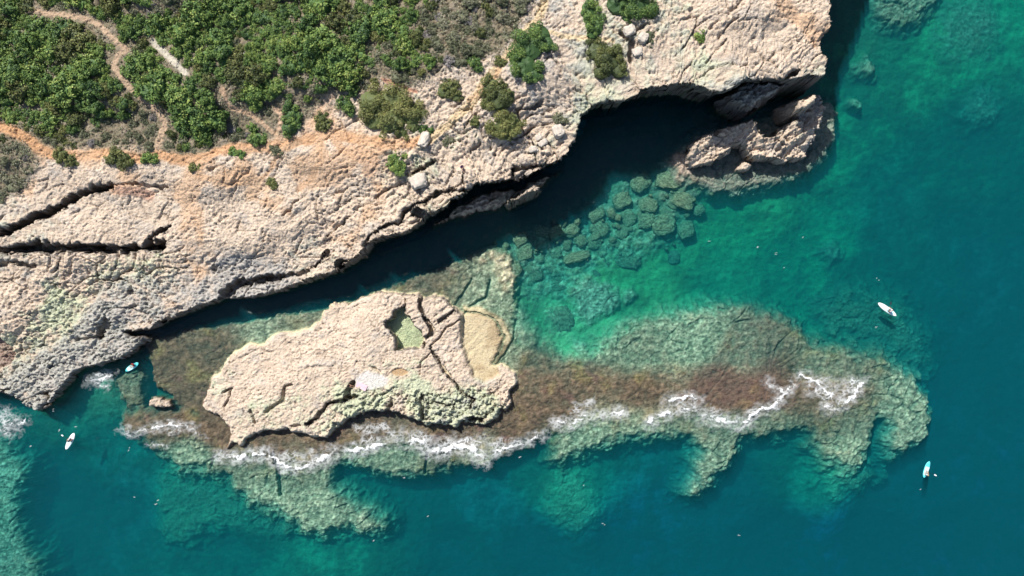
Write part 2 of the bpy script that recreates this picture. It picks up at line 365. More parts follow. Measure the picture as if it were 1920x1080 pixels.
# fissures and holes in the headland
FISS = [([(-60, 455), (0, 438), (30, 424), (60, 408), (100, 392), (130, 376), (165, 360), (205, 350)], 9, 4.0), ([(205, 349), (240, 344), (285, 349), (315, 352)], 2.5, 0.8),
        ([(-60, 466), (5, 466), (60, 464), (120, 465), (180, 465), (235, 468), (275, 462), (300, 460)], 10, 4.2), ([(270, 456), (285, 440), (318, 424)], 5, 2.2), ([(-20, 500), (20, 492), (60, 500)], 5, 1.2),
        ([(418, 556), (445, 532), (490, 524), (520, 522)], 9, 2.4), ([(520, 522), (570, 512), (600, 490), (614, 468)], 4.5, 1.3), ([(180, 628), (192, 612), (196, 606)], 8, 1.6), ([(190, 630), (160, 634), (140, 640)], 5, 1.0),
        ([(640, 505), (634, 492), (645, 488)], 6, 2.5), ([(680, 460), (690, 440), (715, 425), (745, 405), (752, 388), (780, 372), (800, 357), (830, 345), (860, 338)], 3.0, 1.5),
        ([(860, 338), (862, 312)], 2, 0.9), ([(775, 325), (790, 312), (812, 298)], 3, 1.2), ([(960, 330), (961, 306)], 8, 1.8), ([(961, 304), (985, 300), (1015, 296)], 6, 1.5),
        ([(700, 372), (730, 352), (760, 340)], 2.0, 0.7), ([(880, 278), (900, 262)], 2.5, 0.9), ([(640, 420), (655, 405)], 2.2, 0.7), ([(610, 445), (635, 425), (650, 410)], 1.8, 0.5), ([(400, 510), (402, 495)], 4, 0.9),
        ([(530, 402), (545, 395), (556, 375)], 2, 0.6), ([(1478, 144), (1478, 128), (1490, 124)], 5, 2.2), ([(1412, 142), (1398, 118)], 2.5, 1.0), ([(1345, 70), (1385, 30)], 1.8, 0.6), ([(1330, 100), (1360, 70)], 1.8, 0.6),
        ([(1300, 130), (1340, 110), (1400, 100)], 1.6, 0.5), ([(1010, 190), (1000, 200), (970, 205)], 3, 1.0), ([(1165, 60), (1185, 75), (1180, 100)], 5, 1.2), ([(1190, 60), (1215, 45)], 3, 0.8)]
for pts, wd, dp in FISS:
    d = linedist(pts, plx + edge_n * 0.6 + edge2 * 1.1, ply + edge_n * 0.6 - edge2 * 1.1) / np.clip(1 + 1.0 * n_mid + 0.7 * n_sml, 0.25, 2)
    zh = zh - dp * (1 - sstep(wd * 0.45, wd * 1.05, d)) * (1 + 0.5 * n_sml)
for cx, cy, rx, ry, dp in [(783, 393, 20, 12, 3.5), (636, 494, 9, 8, 3.0), (1030, 300, 5, 5, 1.0), (395, 318, 5, 6, 0.8)]:
    d = np.hypot((plx - cx + edge_n) / rx, (ply - cy + edge_n) / ry)
    zh = zh - dp * (1 - sstep(0.75, 1.05, d))
# the pink wet basin at the left edge
d_basin = sdf([(-200, 620), (0, 632), (14, 645), (27, 664), (18, 684), (0, 692), (-200, 700)], plx, ply) + edge_n * 0.4
zh = zh - 0.9 * (1 - sstep(-4, 2, d_basin))
t_hd = np.clip(-d_hd / 4.5, 0, 1) ** 0.8
# --- cracks of the islet
CR = [([(762, 560), (760, 577)], 1.8, 0.8), ([(790, 558), (788, 575), (795, 595), (812, 617), (808, 628), (795, 635), (793, 650)], 5, 1.6), ([(850, 583), (838, 592), (824, 603)], 4.0, 1.3), ([(868, 596), (845, 611), (838, 613), (822, 634), (806, 650)], 2, 0.7),
      ([(808, 653), (830, 690), (848, 714), (866, 736), (884, 748)], 3.8, 1.3), ([(806, 662), (790, 680), (787, 702)], 1.8, 0.5), ([(545, 722), (533, 723), (531, 740), (527, 755), (512, 762), (498, 774)], 3.2, 0.9),
      ([(668, 742), (640, 754), (612, 758), (600, 772), (592, 788), (574, 797)], 4.5, 1.3), ([(662, 716), (650, 745)], 6, 1.6), ([(792, 742), (790, 760), (793, 785)], 5, 1.4), ([(736, 752), (722, 776)], 4.5, 1.2), ([(640, 800), (668, 782), (690, 776)], 2, 0.8),
      ([(880, 785), (905, 790)], 5, 1.3), ([(700, 690), (712, 696), (716, 706)], 3, 0.7), ([(820, 756), (850, 760)], 3, 0.9), ([(890, 752), (880, 765)], 3, 0.9), ([(415, 738), (430, 730), (424, 750), (418, 765)], 2.5, 0.7), ([(468, 772), (475, 795)], 3, 0.9), ([(545, 800), (560, 800)], 4, 0.8)]
for pts, wd, dp in CR:
    d = linedist(pts, pix + edge_n * 0.4 + edge2 * 0.45, piy + edge_n * 0.4 - edge2 * 0.45) / (1 + 0.6 * n_mid + 0.4 * n_sml)
    zi = zi - dp * (1 - sstep(wd * 0.45, wd * 1.05, d))
d_pit = sdf(PIT, pix, piy) + edge_n * 0.3
zi = zi + (-0.22 + 0.06 * n_sml - zi) * (1 - sstep(-1, 2.5, d_pit))
d_ws = np.hypot((pix - 697) / 27, (piy - 713) / 20) + 0.07 * edge_n + 0.05 * edge2
t_ws = 1 - sstep(0.75, 1.05, d_ws)                      # smooth pale hollow
zi = zi + (islet_top - 0.05 + 0.03 * n_sml - zi) * t_ws
d_tp = np.hypot((pix - 750) / 17, (piy - 697) / 8) + 0.03 * edge_n
t_tp = 1 - sstep(0.8, 1.05, d_tp)
zi = zi + (islet_top - 0.35 - zi) * t_tp
t_ye = (1 - sstep(-4, 4, sdf([(864, 600), (868, 575), (897, 574), (944, 598), (960, 640), (932, 688), (936, 704), (908, 718), (886, 706), (866, 650)], pix, piy) + edge_n * 0.4 + edge2 * 0.5))
zi = zi + (0.26 + 0.12 * n_mid + 0.05 * n_sml + 0.16 * slab + 0.0022 * (905 - pix) - zi) * t_ye * 0.95
z = np.where(t_is > 0, z + (np.maximum(zi, z) - z) * t_is, z)
z = np.where((d_pit < 2) & (t_is > 0.9), zi, z)
t_yo = t_ye * (t_is <= 0)
z = np.where(t_yo > 0, z + (0.02 + 0.10 * n_mid + 0.05 * n_sml - z) * t_yo, z)
region[(d_is < 0)] = 2

def outcrop(poly, mx, my, top, wd, reg, jag=0.8, rough=1.0):
    global z
    d = sdf(poly, mx, my) + edge_n * jag
    t = rise(d, wd)
    top = top + rough * (0.8 * ledges + 0.4 * ledges2 + 1.3 * slab - 0.6 * crackA - 0.35 * crackC - 0.10 * crackB + 0.15 * n_sml + 0.1 * n_fin)
    z = np.where(t > 0, np.maximum(z, z + (top - z) * t), z)
    region[(d < 0) & (region != 1)] = reg
    return d
d_sk = outcrop(SKERRY, p0x, p0y, 0.75, 8, 2, 0.6, 0.4)
d_lr = outcrop(LOW_ROCK, p0x, p0y, 0.35, 14, 3, 1.0, 0.4)
stack_top = samp(control_field([(1300, 265, 4.4), (1330, 255, 5.0), (1370, 240, 5.8), (1405, 225, 6.6), (1430, 255, 5.6), (1465, 250, 5.2), (1490, 225, 6.4), (1515, 235, 5.2), (1530, 255, 3.8), (1520, 285, 2.4),
    (1480, 295, 2.6), (1440, 290, 3.0), (1410, 285, 3.2), (1380, 265, 4.8), (1350, 290, 3.2), (1310, 300, 2.0), (1300, 310, 1.2)], 18), psx, psy)
d_st = outcrop(STACK, psx, psy, 0.9 + 0.66 * stack_top, 4, 3, 0.9, 1.0)
d_bg = outcrop([(1462, 196), (1500, 178), (1546, 166), (1552, 205), (1538, 250), (1500, 238), (1474, 222)], psx, psy, 4.6 + 0.6 * n_mid, 10, 3, 1.0, 1.3)
d_fr = outcrop(FRONT_ROCK, p0x, p0y, 1.9, 8, 3, 0.5, 0.5)
d_pn = outcrop(PINNACLE, ppx, ppy, 8.3, 7, 3, 0.4, 0.8)
pax, pay = pix_of(X, Y, 6.5)
d_ar = outcrop(ARCH_ROCK, pax, pay, 6.8 + 1.2 * n_mid, 14, 1, 1.2, 1.4)
plx2, ply2 = pix_of(X, Y, 2.5)
d_le = outcrop(LEDGE, plx2, ply2, 2.0 + 0.8 * n_mid, 16, 1, 1.2, 1.2)
pkx, pky = pix_of(X, Y, 8.0)
d_kn = outcrop(LIT_KNOB, pkx, pky, 8.1, 6, 1, 0.5, 0.6)
z = np.where(t_hd > 0, np.maximum(z, z + (zh - z) * t_hd), z)
region[d_hd < 0] = 1
region[(d_ar < 0) | (d_le < 0) | (d_kn < 0)] = 1
Z = z.astype(np.float32)
_gy, _gx = np.gradient(d_raw.astype(np.float32), gy.astype(np.float32), gx.astype(np.float32))
_gn = np.hypot(_gx, _gy) + 1e-3
_w = OVER * (1 - sstep(6, 90, -d_hd)) * (d_hd < 0) * sstep(0.30, 0.95, Z / np.maximum(zl, 1.0))
_zy, _zx = np.gradient(Z, gy.astype(np.float32), gx.astype(np.float32))
_st = 0.75 * sstep(2.5, 6.0, np.hypot(_zx, _zy)) * (Z > -1)            # broken relief on the steep faces
XO = X + _gx / _gn * _w + _st * (0.75 * fbm(Y / 1.9, Z / 1.2, 3, 221) + 0.35 * facets(Y / 1.1, Z / 0.8, 8))
YO = Y + _gy / _gn * _w + _st * (0.75 * fbm(X / 1.9, Z / 1.2, 3, 226) + 0.35 * facets(X / 1.1, Z / 0.8, 9))

# ------------------------------------------------------------------ ground colour (linear; also holds painted shade, caustics and water tint)
def c3(r, g, b): return np.array([r, g, b], np.float32)
def lay(col, c, t):
    t = np.clip(t, 0, 1)[..., None]
    return col + (c - col) * t
# sea bed
sand = c3(0.27, 0.30, 0.22); alga = c3(0.32, 0.305, 0.21); brown = c3(0.140, 0.093, 0.062); seagrass_shade = c3(0.075, 0.105, 0.06)
cb = samp(control_field([(1200, 500, .25, .34, .13), (1000, 560, .25, .33, .14), (1070, 640, .34, .44, .20), (1400, 420, .24, .34, .13), (1500, 300, .23, .34, .13), (1600, 150, .23, .33, .13), (1800, 80, .24, .36, .14), (1880, 250, .23, .33, .16), (1600, 460, .27, .37, .15), (1400, 560, .23, .31, .14),
    (1700, 450, .22, .28, .18), (1850, 600, .24, .25, .24), (1850, 850, .27, .23, .36), (1600, 1030, .28, .20, .42), (1800, 1050, .28, .18, .46), (1200, 1060, .26, .22, .36), (1400, 1050, .27, .21, .40), (1000, 1070, .26, .23, .33), (1880, 950, .28, .20, .43), (900, 1000, .25, .26, .24), (1060, 940, .28, .36, .19), (1560, 930, .25, .34, .18), (600, 1050, .24, .32, .17), (200, 950, .24, .26, .22), (330, 960, .24, .32, .17), (120, 800, .22, .28, .16)], 60), p0x, p0y).astype(np.float32)  # bluish lower right: tint of deep water painted into the bed
cb = cb * (1 + 0.45 * np.clip(fbm(X / 5.5 + 2, Y / 4.5, 4, 181) * 1.5, -0.9, 1.0) + 0.25 * np.clip(fbm(X / 1.4, Y / 1.2, 3, 186) * 1.5, -0.8, 1))[..., None]
grass_shade_f = samp(control_field([(90, 930, 0.95), (100, 1020, 0.9), (100, 870, 0.9), (150, 870, 0.5), (220, 900, 0.5), (200, 1010, 0.55), (400, 1050, 0.6), (600, 1050, 0.45), (560, 930, 0.8), (770, 960, 0.75), (700, 930, 0.7), (850, 1050, 0.8), (900, 960, 0.45),
    (1000, 900, 0.6), (1010, 1060, 0.75), (1075, 960, 0.25), (1180, 950, 0.5), (1200, 1050, 0.75), (1420, 900, 0.9), (1440, 950, 0.9), (1560, 940, 0.3), (1500, 1050, 0.7), (1750, 920, 0.85), (1700, 960, 0.85), (1850, 1040, 0.7), (1880, 800, 0.7), (1830, 740, 0.8), (1880, 600, 0.6), (1650, 520, 0.9), (1720, 560, 0.9),
    (1780, 480, 0.6), (1600, 460, 0.2), (1700, 400, 0.6), (1560, 380, 0.3), (1480, 480, 0.4), (1400, 440, 0.3), (1300, 500, 0.15), (1200, 520, 0.1), (1070, 640, 0.0), (1150, 630, 0.15), (1000, 580, 0.4), (1650, 200, 0.6), (1750, 150, 0.55), (1880, 60, 0.3), (1850, 220, 0.75), (1780, 300, 0.6),
    (1560, 180, 0.5), (1600, 100, 0.7), (120, 780, 0.5), (900, 420, 1), (800, 470, 1), (700, 510, 1), (600, 545, 1), (450, 580, 1), (350, 597, 1), (1060, 340, 1), (1150, 250, 1), (1250, 210, 1), (1590, 20, 1)], 35), p0x, p0y)  # seagrass patches; full values along the cliff paint its shadow into the bed
gm = sstep(0.30, 0.70, grass_shade_f + 0.35 * n_mid + 0.25 * n_big + 0.18 * n_sml)
cb = lay(cb, seagrass_shade, gm * 0.75)
blot = sstep(-0.25, 0.35, n_sml + 0.5 * n_mid)
cb = lay(cb, alga * (0.75 + 0.6 * blot[..., None]), shelf_mask * 0.92)
fleck = sstep(0.15, 0.6, n_fin + 0.5 * n_sml)
cb = lay(cb, c3(0.50, 0.47, 0.34), shelf_mask * fleck * 0.5)
cb = cb * (1 - 0.55 * crackA * shelf_mask)[..., None]
cb = cb * (1 + (0.38 * n_fin2 + 0.2 * n_fin) * np.clip(shelf_mask, 0, 1))[..., None]  # fine speckle: caustic light and algae texture painted into the shelf
# the very shallow brown algae turf and green parts of the channel
brown_f = samp(control_field([(300, 680, 1), (340, 720, 1), (350, 660, 0.9), (400, 640, 0.9), (420, 620, 0.75), (450, 600, 0.4), (480, 610, 0.15), (310, 640, 0.9), (370, 625, 0.75), (540, 595, 0.45), (580, 600, 0.5), (850, 530, 0.55), (820, 530, 0.8), (900, 560, 0.15), (940, 600, 0.1), (940, 560, 0.0), (950, 660, 0.35), (1000, 690, 0.8), (1100, 700, 0.85), (1050, 760, 0.9), (1200, 730, 0.95), (1350, 730, 1), (1450, 720, 1), (1520, 740, 0.85), (1600, 740, 0.7),
    (1600, 790, 0.6), (1550, 780, 0.7), (1450, 800, 0.45), (1350, 800, 0.4), (1200, 800, 0.3), (1100, 820, 0.15), (1200, 670, 0.45), (1400, 670, 0.5), (1300, 640, 0.15), (1550, 690, 0.5), (1700, 760, 0.2), (1700, 830, 0.05), (1600, 850, 0.1), (1330, 880, 0.1), (1100, 650, 0.1), (400, 800, 1), (330, 800, 0.9), (250, 795, 0.8), (500, 835, 0.9), (620, 830, 0.9),
    (700, 800, 0.9), (860, 815, 1), (960, 800, 1), (900, 850, 0.4), (720, 860, 0.35), (560, 890, 0.5), (470, 870, 0.5), (350, 850, 0.2), (650, 880, 0.2), (600, 960, 0.0), (680, 990, 0.0), (500, 930, 0.0), (240, 720, 0.6), (1500, 320, 0.45), (1560, 240, 0.3), (1400, 345, 0.5), (1690, 20, 0.5), (20, 850, 0.1), (30, 780, 0.9), (1120, 560, 0.0)], 22), p0x, p0y)
bm = sstep(0.10, 0.95, brown_f + 0.16 * n_sml + 0.16 * n_mid)
cb = lay(cb, brown * (0.85 + 0.5 * blot[..., None]), bm * np.clip(shelf_mask * 1.4, 0, 1))
ol = sstep(0.1, 0.5, n_mid) * bm * shelf_mask
cb = lay(cb, c3(0.21, 0.165, 0.075), ol * 0.7)
mott = fbm(X / 0.7 + 5, Y / 0.55, 3, 131)
cb = cb * (1 + 0.55 * np.clip(mott * 1.6, -1, 1) * np.clip(shelf_mask, 0, 1))[..., None]
cb = lay(cb, c3(0.16, 0.085, 0.075), np.clip(sstep(0.2, 0.55, fbm(X / 3.5 + 3, Y / 2.2, 3, 136)) + sstep(1250, 1330, p0x) * (1 - sstep(1440, 1500, p0x)) * 0.7, 0, 1) * bm * shelf_mask * 0.65)
cb = lay(cb, c3(0.36, 0.31, 0.19) * (0.75 + 0.5 * blot[..., None]) * (1 + 0.35 * n_mid[..., None]), t_ye * 0.8)
cb = lay(cb, c3(0.46, 0.44, 0.25) * (1 + 0.5 * n_mid + 0.35 * n_sml)[..., None], (1 - sstep(-2, 2, d_pit)) * (region == 2))
cb = lay(cb, c3(0.28, 0.24, 0.20) * (0.8 + 0.5 * blot[..., None]), t_st * 0.6)
# bare rock
lime = c3(0.53, 0.43, 0.335)
cr = np.broadcast_to(lime, X.shape + (3,)).copy() * (1 + 0.10 * n_mid + 0.10 * n_sml)[..., None]
cr = lay(cr, c3(0.61, 0.52, 0.43), sstep(0.15, 0.6, n_mid + 0.3 * n_sml) * 0.55)
cr = lay(cr, c3(0.40, 0.31, 0.235), sstep(0.1, 0.6, fbm(X / 2.2 + 40, Y / 2.2, 3, 111)) * 0.5)
cr = lay(cr, c3(0.40, 0.365, 0.325), sstep(0.05, 0.45, fbm(X / 3.2 + 90, Y / 2.6, 4, 116)) * 0.55)
cr = lay(cr, c3(0.22, 0.17, 0.13), np.clip(0.4 * pits2 + 0.65 * crackA + 0.5 * crackC + 0.45 * pits + 0.18 * crackB, 0, 0.85))
lich_h = samp(control_field([(130, 590, 0.85), (170, 620, 0.7), (230, 590, 0.5), (60, 720, 0.7), (90, 740, 0.6), (200, 560, 0.6), (240, 520, 0.6), (300, 540, 0.5), (0, 480, 0.5), (20, 540, 0.3), (150, 500, 0.35), (400, 500, 0.25), (500, 500, 0.2), (560, 520, 0.5), (350, 400, 0.05), (200, 400, 0.05), (500, 400, 0.05), (700, 400, 0.25), (800, 330, 0.45), (780, 350, 0.5), (900, 270, 0.3), (1080, 240, 0.7),
    (1120, 190, 0.8), (1050, 270, 0.5), (1190, 180, 0.6), (1250, 110, 0.45), (1230, 90, 0.5), (1370, 155, 0.7), (1330, 150, 0.7), (1400, 60, 0.05), (1500, 60, 0.05), (1530, 140, 0.5), (950, 130, 0.1), (600, 300, 0.05), (300, 320, 0.05), (1000, 200, 0.1)], 25), plx, ply)
lich_i = samp(control_field([(420, 740, 0.4), (500, 690, 0.1), (500, 640, 0.05), (600, 600, 0.05), (700, 600, 0.05), (480, 785, 0.5), (580, 760, 0.6), (590, 790, 0.5), (640, 740, 0.7), (650, 680, 0.2), (700, 740, 0.8), (720, 690, 0.5), (780, 740, 0.85), (820, 770, 0.9), (880, 760, 0.9), (920, 770, 0.8), (820, 690, 0.4), (800, 600, 0.1), (850, 660, 0.05), (950, 720, 0.3), (740, 765, 0.4), (540, 700, 0.1)], 20), pix, piy)
lich = np.where(region == 2, lich_i, lich_h); lich = np.where(region == 3, 0.30, lich)
lm = sstep(0.40, 0.85, lich + 0.45 * n_mid + 0.35 * n_sml)
cr = lay(cr, c3(0.40, 0.435, 0.305), lm * 0.9)
# grey weathered karst on low and steep rock
grey_h = samp(control_field([(60, 750, 0.8), (130, 720, 0.9), (110, 745, 1), (190, 670, 0.9), (240, 655, 1), (185, 605, 0.9), (195, 625, 0.8), (250, 615, 0.7), (30, 495, 0.6), (60, 460, 0.5), (60, 375, 0.5), (20, 370, 0.5), (480, 535, 0.9), (440, 545, 0.8), (500, 550, 0.8), (600, 490, 0.5), (0, 320, 0.4), (300, 400, 0.0), (200, 420, 0.0), (500, 420, 0.0), (0, 600, 0.1),
    (1215, 80, 0.5), (1045, 135, 0.6), (1095, 215, 0.5), (1400, 165, 0.8), (900, 300, 0.05), (1400, 50, 0.0), (700, 350, 0.05), (120, 560, 0.1), (660, 470, 0.3)], 18), plx, ply)
grey = np.where(region == 1, grey_h, 0.0); grey = np.where(region == 3, 0.20 + 0.5 * sstep(1490, 1525, psx), grey)
grey = np.where(region == 2, 0.55 * sstep(0.5, 0.9, lich_i) * karst, grey)
gk = sstep(0.45, 0.85, grey + 0.3 * n_mid + 0.3 * n_sml)
cr = lay(cr, c3(0.33, 0.32, 0.30), gk * 0.85)
cr = lay(cr, c3(0.54, 0.525, 0.505), t_ws * (region == 2) * 0.75)
cr = lay(cr, c3(0.38, 0.26, 0.15), t_tp * (region == 2))
# steep faces darkened: shade under the overhang put into the colour
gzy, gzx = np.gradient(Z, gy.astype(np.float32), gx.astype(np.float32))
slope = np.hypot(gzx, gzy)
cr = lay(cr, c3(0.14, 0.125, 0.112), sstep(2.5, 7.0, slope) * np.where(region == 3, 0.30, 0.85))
# waterline stain
sea_side = np.where(region == 2, sstep(690, 730, piy), np.where(region == 3, 0.35, 1.0))
cr = lay(cr, brown * 1.0, (1 - sstep(0.15, 0.75, Z + 0.25 * n_sml)) * (1 - t_ye) * sea_side)
cr = lay(cr, c3(0.58, 0.50, 0.33), (1 - sstep(0.2, 0.6, Z + 0.2 * n_sml)) * (1 - sea_side) * (region == 2))
cr = lay(cr, lay(np.broadcast_to(c3(0.47, 0.39, 0.25), X.shape + (3,)).copy(), c3(0.33, 0.25, 0.15), sstep(-0.1, 0.35, n_mid + 0.3 * n_sml + 0.01 * (pix - 905))), t_ye * 0.92)
d_bs = (1 - sstep(-4, 0, d_basin)) * (region == 1)
cr = lay(cr, c3(0.22, 0.14, 0.12), d_bs * 0.8)
# ---- soil, paths and scrub ground on the headland
PATHS = [([(70, 20), (110, 26), (150, 32), (185, 45), (215, 75), (235, 90), (222, 105), (212, 125), (235, 155), (258, 180), (280, 195), (300, 215), (310, 230), (300, 265), (290, 290)], 5.0, (0.40, 0.29, 0.20)),
         ([(288, 80), (310, 100), (330, 120), (346, 136)], 6.0, (0.48, 0.44, 0.36)), ([(-60, 225), (15, 243), (50, 258), (75, 282), (110, 291), (150, 292), (200, 288), (260, 297), (300, 292), (340, 300), (385, 296), (430, 277), (500, 275), (560, 265), (620, 250), (680, 262), (740, 272), (800, 262)], 9.5, (0.47, 0.27, 0.145)),
         ([(415, 165), (430, 200), (470, 215), (490, 230), (512, 248), (530, 262)], 4.0, (0.40, 0.28, 0.19)), ([(1028, -40), (1018, 10), (1005, 40), (975, 75), (945, 112), (912, 150), (885, 190), (840, 235), (800, 262)], 8.0, (0.50, 0.39, 0.24)),
         ([(1030, 60), (1060, 68), (1100, 72), (1150, 76)], 4.5, (0.52, 0.41, 0.26)), ([(385, 296), (370, 330), (430, 345), (480, 340), (510, 315), (530, 280), (560, 268)], 5.0, (0.45, 0.30, 0.19)), ([(600, 258), (600, 300), (585, 330), (560, 355)], 6.0, (0.47, 0.31, 0.20)),
         ([(620, 250), (640, 280), (680, 300), (720, 280)], 7.0, (0.46, 0.30, 0.19)), ([(720, 150), (750, 162), (780, 172)], 4.0, (0.42, 0.22, 0.15)), ([(880, 190), (930, 140), (945, 112)], 5.0, (0.48, 0.33, 0.2)), ([(620, 180), (600, 205), (575, 245)], 6.0, (0.44, 0.32, 0.23)),
         ([(410, 340), (450, 320), (480, 345), (470, 365)], 12.0, (0.47, 0.33, 0.22)), ([(215, 356), (260, 358), (280, 366)], 9.0, (0.45, 0.28, 0.20)), ([(515, 205), (530, 215), (520, 240)], 4.0, (0.43, 0.30, 0.21)), ([(660, 282), (700, 300), (690, 320)], 12.0, (0.46, 0.31, 0.21))]
VEG = [(-4000, -4000), (1040, -4000), (1010, -20), (985, 30), (958, 75), (935, 105), (905, 108), (880, 125), (850, 120), (800, 150), (760, 165), (715, 152), (690, 180), (650, 178), (618, 178), (590, 205), (570, 240), (540, 258), (500, 268), (470, 270), (430, 272), (385, 290), (330, 300), (300, 285), (260, 285), (200, 282),
       (150, 280), (100, 280), (70, 300), (60, 340), (30, 362), (0, 372), (-4000, 372)]
d_veg = sdf(VEG, plx, ply) + edge_n * 2.2
vm = (1 - sstep(-12, 10, d_veg)) * (region == 1)
litter = c3(0.19, 0.16, 0.11)
cv = lay(np.broadcast_to(litter, X.shape + (3,)).copy(), c3(0.26, 0.22, 0.17), sstep(0.0, 0.5, n_sml + 0.4 * n_mid) * 0.7)
cr = cr + (cv - cr) * vm[..., None]
soil_t = np.zeros_like(X)
for pts, wd, c in PATHS:
    d = linedist(pts, plx + edge_n * 0.7, ply + edge_n * 0.7)
    t = (1 - sstep(wd * 0.6, wd * 1.5, d + 3 * n_sml)) * (region == 1)
    cr = lay(cr, c3(*c) * (1 + 0.15 * n_mid[..., None]), t * 0.9)
    soil_t = np.maximum(soil_t, t)
    if c[0] < 0.43 or wd < 7: pass
soil2 = sstep(0.15, 0.5, fbm(X / 5 + 7, Y / 5, 3, 121) + samp(control_field([(450, 320, 0.35), (600, 300, 0.3), (650, 290, 0.35), (230, 355, 0.3), (340, 300, 0.3), (700, 280, 0.35), (500, 360, 0.15), (200, 400, -0.4), (500, 450, -0.5), (800, 320, -0.3), (1100, 100, -0.6), (1400, 50, -0.35), (1480, 20, 0.1), (950, 200, -0.2), (0, 500, -0.6), (100, 300, 0.2)], 30), plx, ply)) * (region == 1) * (1 - vm)
cr = lay(cr, c3(0.49, 0.325, 0.205), soil2 * 0.72)
under = (Z < -0.02) & (region != 2) | ((region == 2) & (Z < -0.1)) | ((region == 0))
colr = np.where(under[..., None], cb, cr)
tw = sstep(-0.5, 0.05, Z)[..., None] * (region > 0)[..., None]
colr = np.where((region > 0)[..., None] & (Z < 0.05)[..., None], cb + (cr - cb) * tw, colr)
colr = np.clip(colr, 0.01, 0.8)
# smooth soil flattens the relief where paths run
Zs = Z.copy()

# ------------------------------------------------------------------ materials
def new_mat(name):
    m = bpy.data.materials.new(name); m.use_nodes = True
    nt = m.node_tree
    return m, nt, nt.nodes['Principled BSDF']

def ground_material(name, bump=0.5, rough=0.95, s1=3.2, s2=14.0):
    m, nt, b = new_mat(name)
    N, L = nt.nodes, nt.links
    at = N.new('ShaderNodeAttribute'); at.attribute_name = 'albedo'
    tc = N.new('ShaderNodeTexCoord')
    n1 = N.new('ShaderNodeTexNoise'); n1.inputs['Scale'].default_value = s1; n1.inputs['Detail'].default_value = 6; n1.inputs['Roughness'].default_value = 0.7
    n2 = N.new('ShaderNodeTexVoronoi'); n2.inputs['Scale'].default_value = s2 * 0.28
    L.new(tc.outputs['Object'], n1.inputs['Vector']); L.new(tc.outputs['Object'], n2.inputs['Vector'])
    mr = N.new('ShaderNodeMapRange'); mr.inputs[1].default_value = 0.3; mr.inputs[2].default_value = 0.7; mr.inputs[3].default_value = 0.72; mr.inputs[4].default_value = 1.22
    L.new(n1.outputs['Fac'], mr.inputs[0])
    mx = N.new('ShaderNodeMix'); mx.data_type = 'RGBA'; mx.blend_type = 'MULTIPLY'; mx.inputs[0].default_value = 1.0
    L.new(at.outputs['Color'], mx.inputs[6]); L.new(mr.outputs[0], mx.inputs[7])
    L.new(mx.outputs[2], b.inputs['Base Color'])
    ad = N.new('ShaderNodeMath'); ad.operation = 'MULTIPLY_ADD'; ad.inputs[1].default_value = 0.5
    L.new(n2.outputs['Distance'], ad.inputs[0]); L.new(n1.outputs['Fac'], ad.inputs[2])
    bp = N.new('ShaderNodeBump'); bp.inputs['Strength'].default_value = bump; bp.inputs['Distance'].default_value = 0.15
    L.new(ad.outputs[0], bp.inputs['Height']); L.new(bp.outputs[0], b.inputs['Normal'])
    b.inputs['Roughness'].default_value = rough
    b.inputs['Specular IOR Level'].default_value = 0.15
    return m
M_LAND = ground_material('limestone_ground', 0.9, 0.95, 3.6)
M_BED = ground_material('sea_bed', 0.5, 0.9, 4.0)

def plain(name, col, rough=0.6, spec=0.3, var=0.12, scale=8.0, bump=0.0):
    m, nt, b = new_mat(name)
    N, L = nt.nodes, nt.links
    tc = N.new('ShaderNodeTexCoord'); n1 = N.new('ShaderNodeTexNoise'); n1.inputs['Scale'].default_value = scale; n1.inputs['Detail'].default_value = 5
    L.new(tc.outputs['Object'], n1.inputs['Vector'])
    rp = N.new('ShaderNodeValToRGB')
    rp.color_ramp.elements[0].position = 0.3; rp.color_ramp.elements[1].position = 0.7
    rp.color_ramp.elements[0].color = tuple(max(0, c * (1 - var)) for c in col) + (1,)
    rp.color_ramp.elements[1].color = tuple(min(1, c * (1 + var)) for c in col) + (1,)
    L.new(n1.outputs['Fac'], rp.inputs[0]); L.new(rp.outputs[0], b.inputs['Base Color'])
    b.inputs['Roughness'].default_value = rough; b.inputs['Specular IOR Level'].default_value = spec
    if bump:
        bp = N.new('ShaderNodeBump'); bp.inputs['Strength'].default_value = bump; bp.inputs['Distance'].default_value = 0.1
        L.new(n1.outputs['Fac'], bp.inputs['Height']); L.new(bp.outputs[0], b.inputs['Normal'])
    return m

def tag(o, label=None, cat=None, group=None, kind=None):
    if label: o['label'] = label
    if cat: o['category'] = cat
    if group: o['group'] = group
    if kind: o['kind'] = kind
    return o

def mesh_np(name, co, quads, mat, smooth=True, attrs=None):
    me = bpy.data.meshes.new(name)
    co = np.ascontiguousarray(co, np.float32); quads = np.ascontiguousarray(quads, np.int32)
    k = quads.shape[1]
    me.vertices.add(len(co)); me.vertices.foreach_set('co', co.ravel())
    me.loops.add(quads.size); me.loops.foreach_set('vertex_index', quads.ravel())
    me.polygons.add(len(quads)); me.polygons.foreach_set('loop_start', np.arange(0, quads.size, k, dtype=np.int32))
    me.polygons.foreach_set('use_smooth', np.full(len(quads), smooth, bool))
    if mat: me.materials.append(mat)
    for an, (dom, arr) in (attrs or {}).items():
        if arr.ndim == 2:
            a = me.attributes.new(an, 'FLOAT_COLOR', dom)
            full = np.ones((len(arr), 4), np.float32); full[:, :3] = arr
            a.data.foreach_set('color', full.ravel())
        else:
            a = me.attributes.new(an, 'FLOAT', dom); a.data.foreach_set('value', np.ascontiguousarray(arr, np.float32))
    me.update(calc_edges=True)
    return me

def link(name, me, parent=None, loc=None, rot=None):
    o = bpy.data.objects.new(name, me); COL.objects.link(o)
    if parent: o.parent = parent
    if loc is not None: o.location = loc
    if rot is not None: o.rotation_euler = rot
    return o

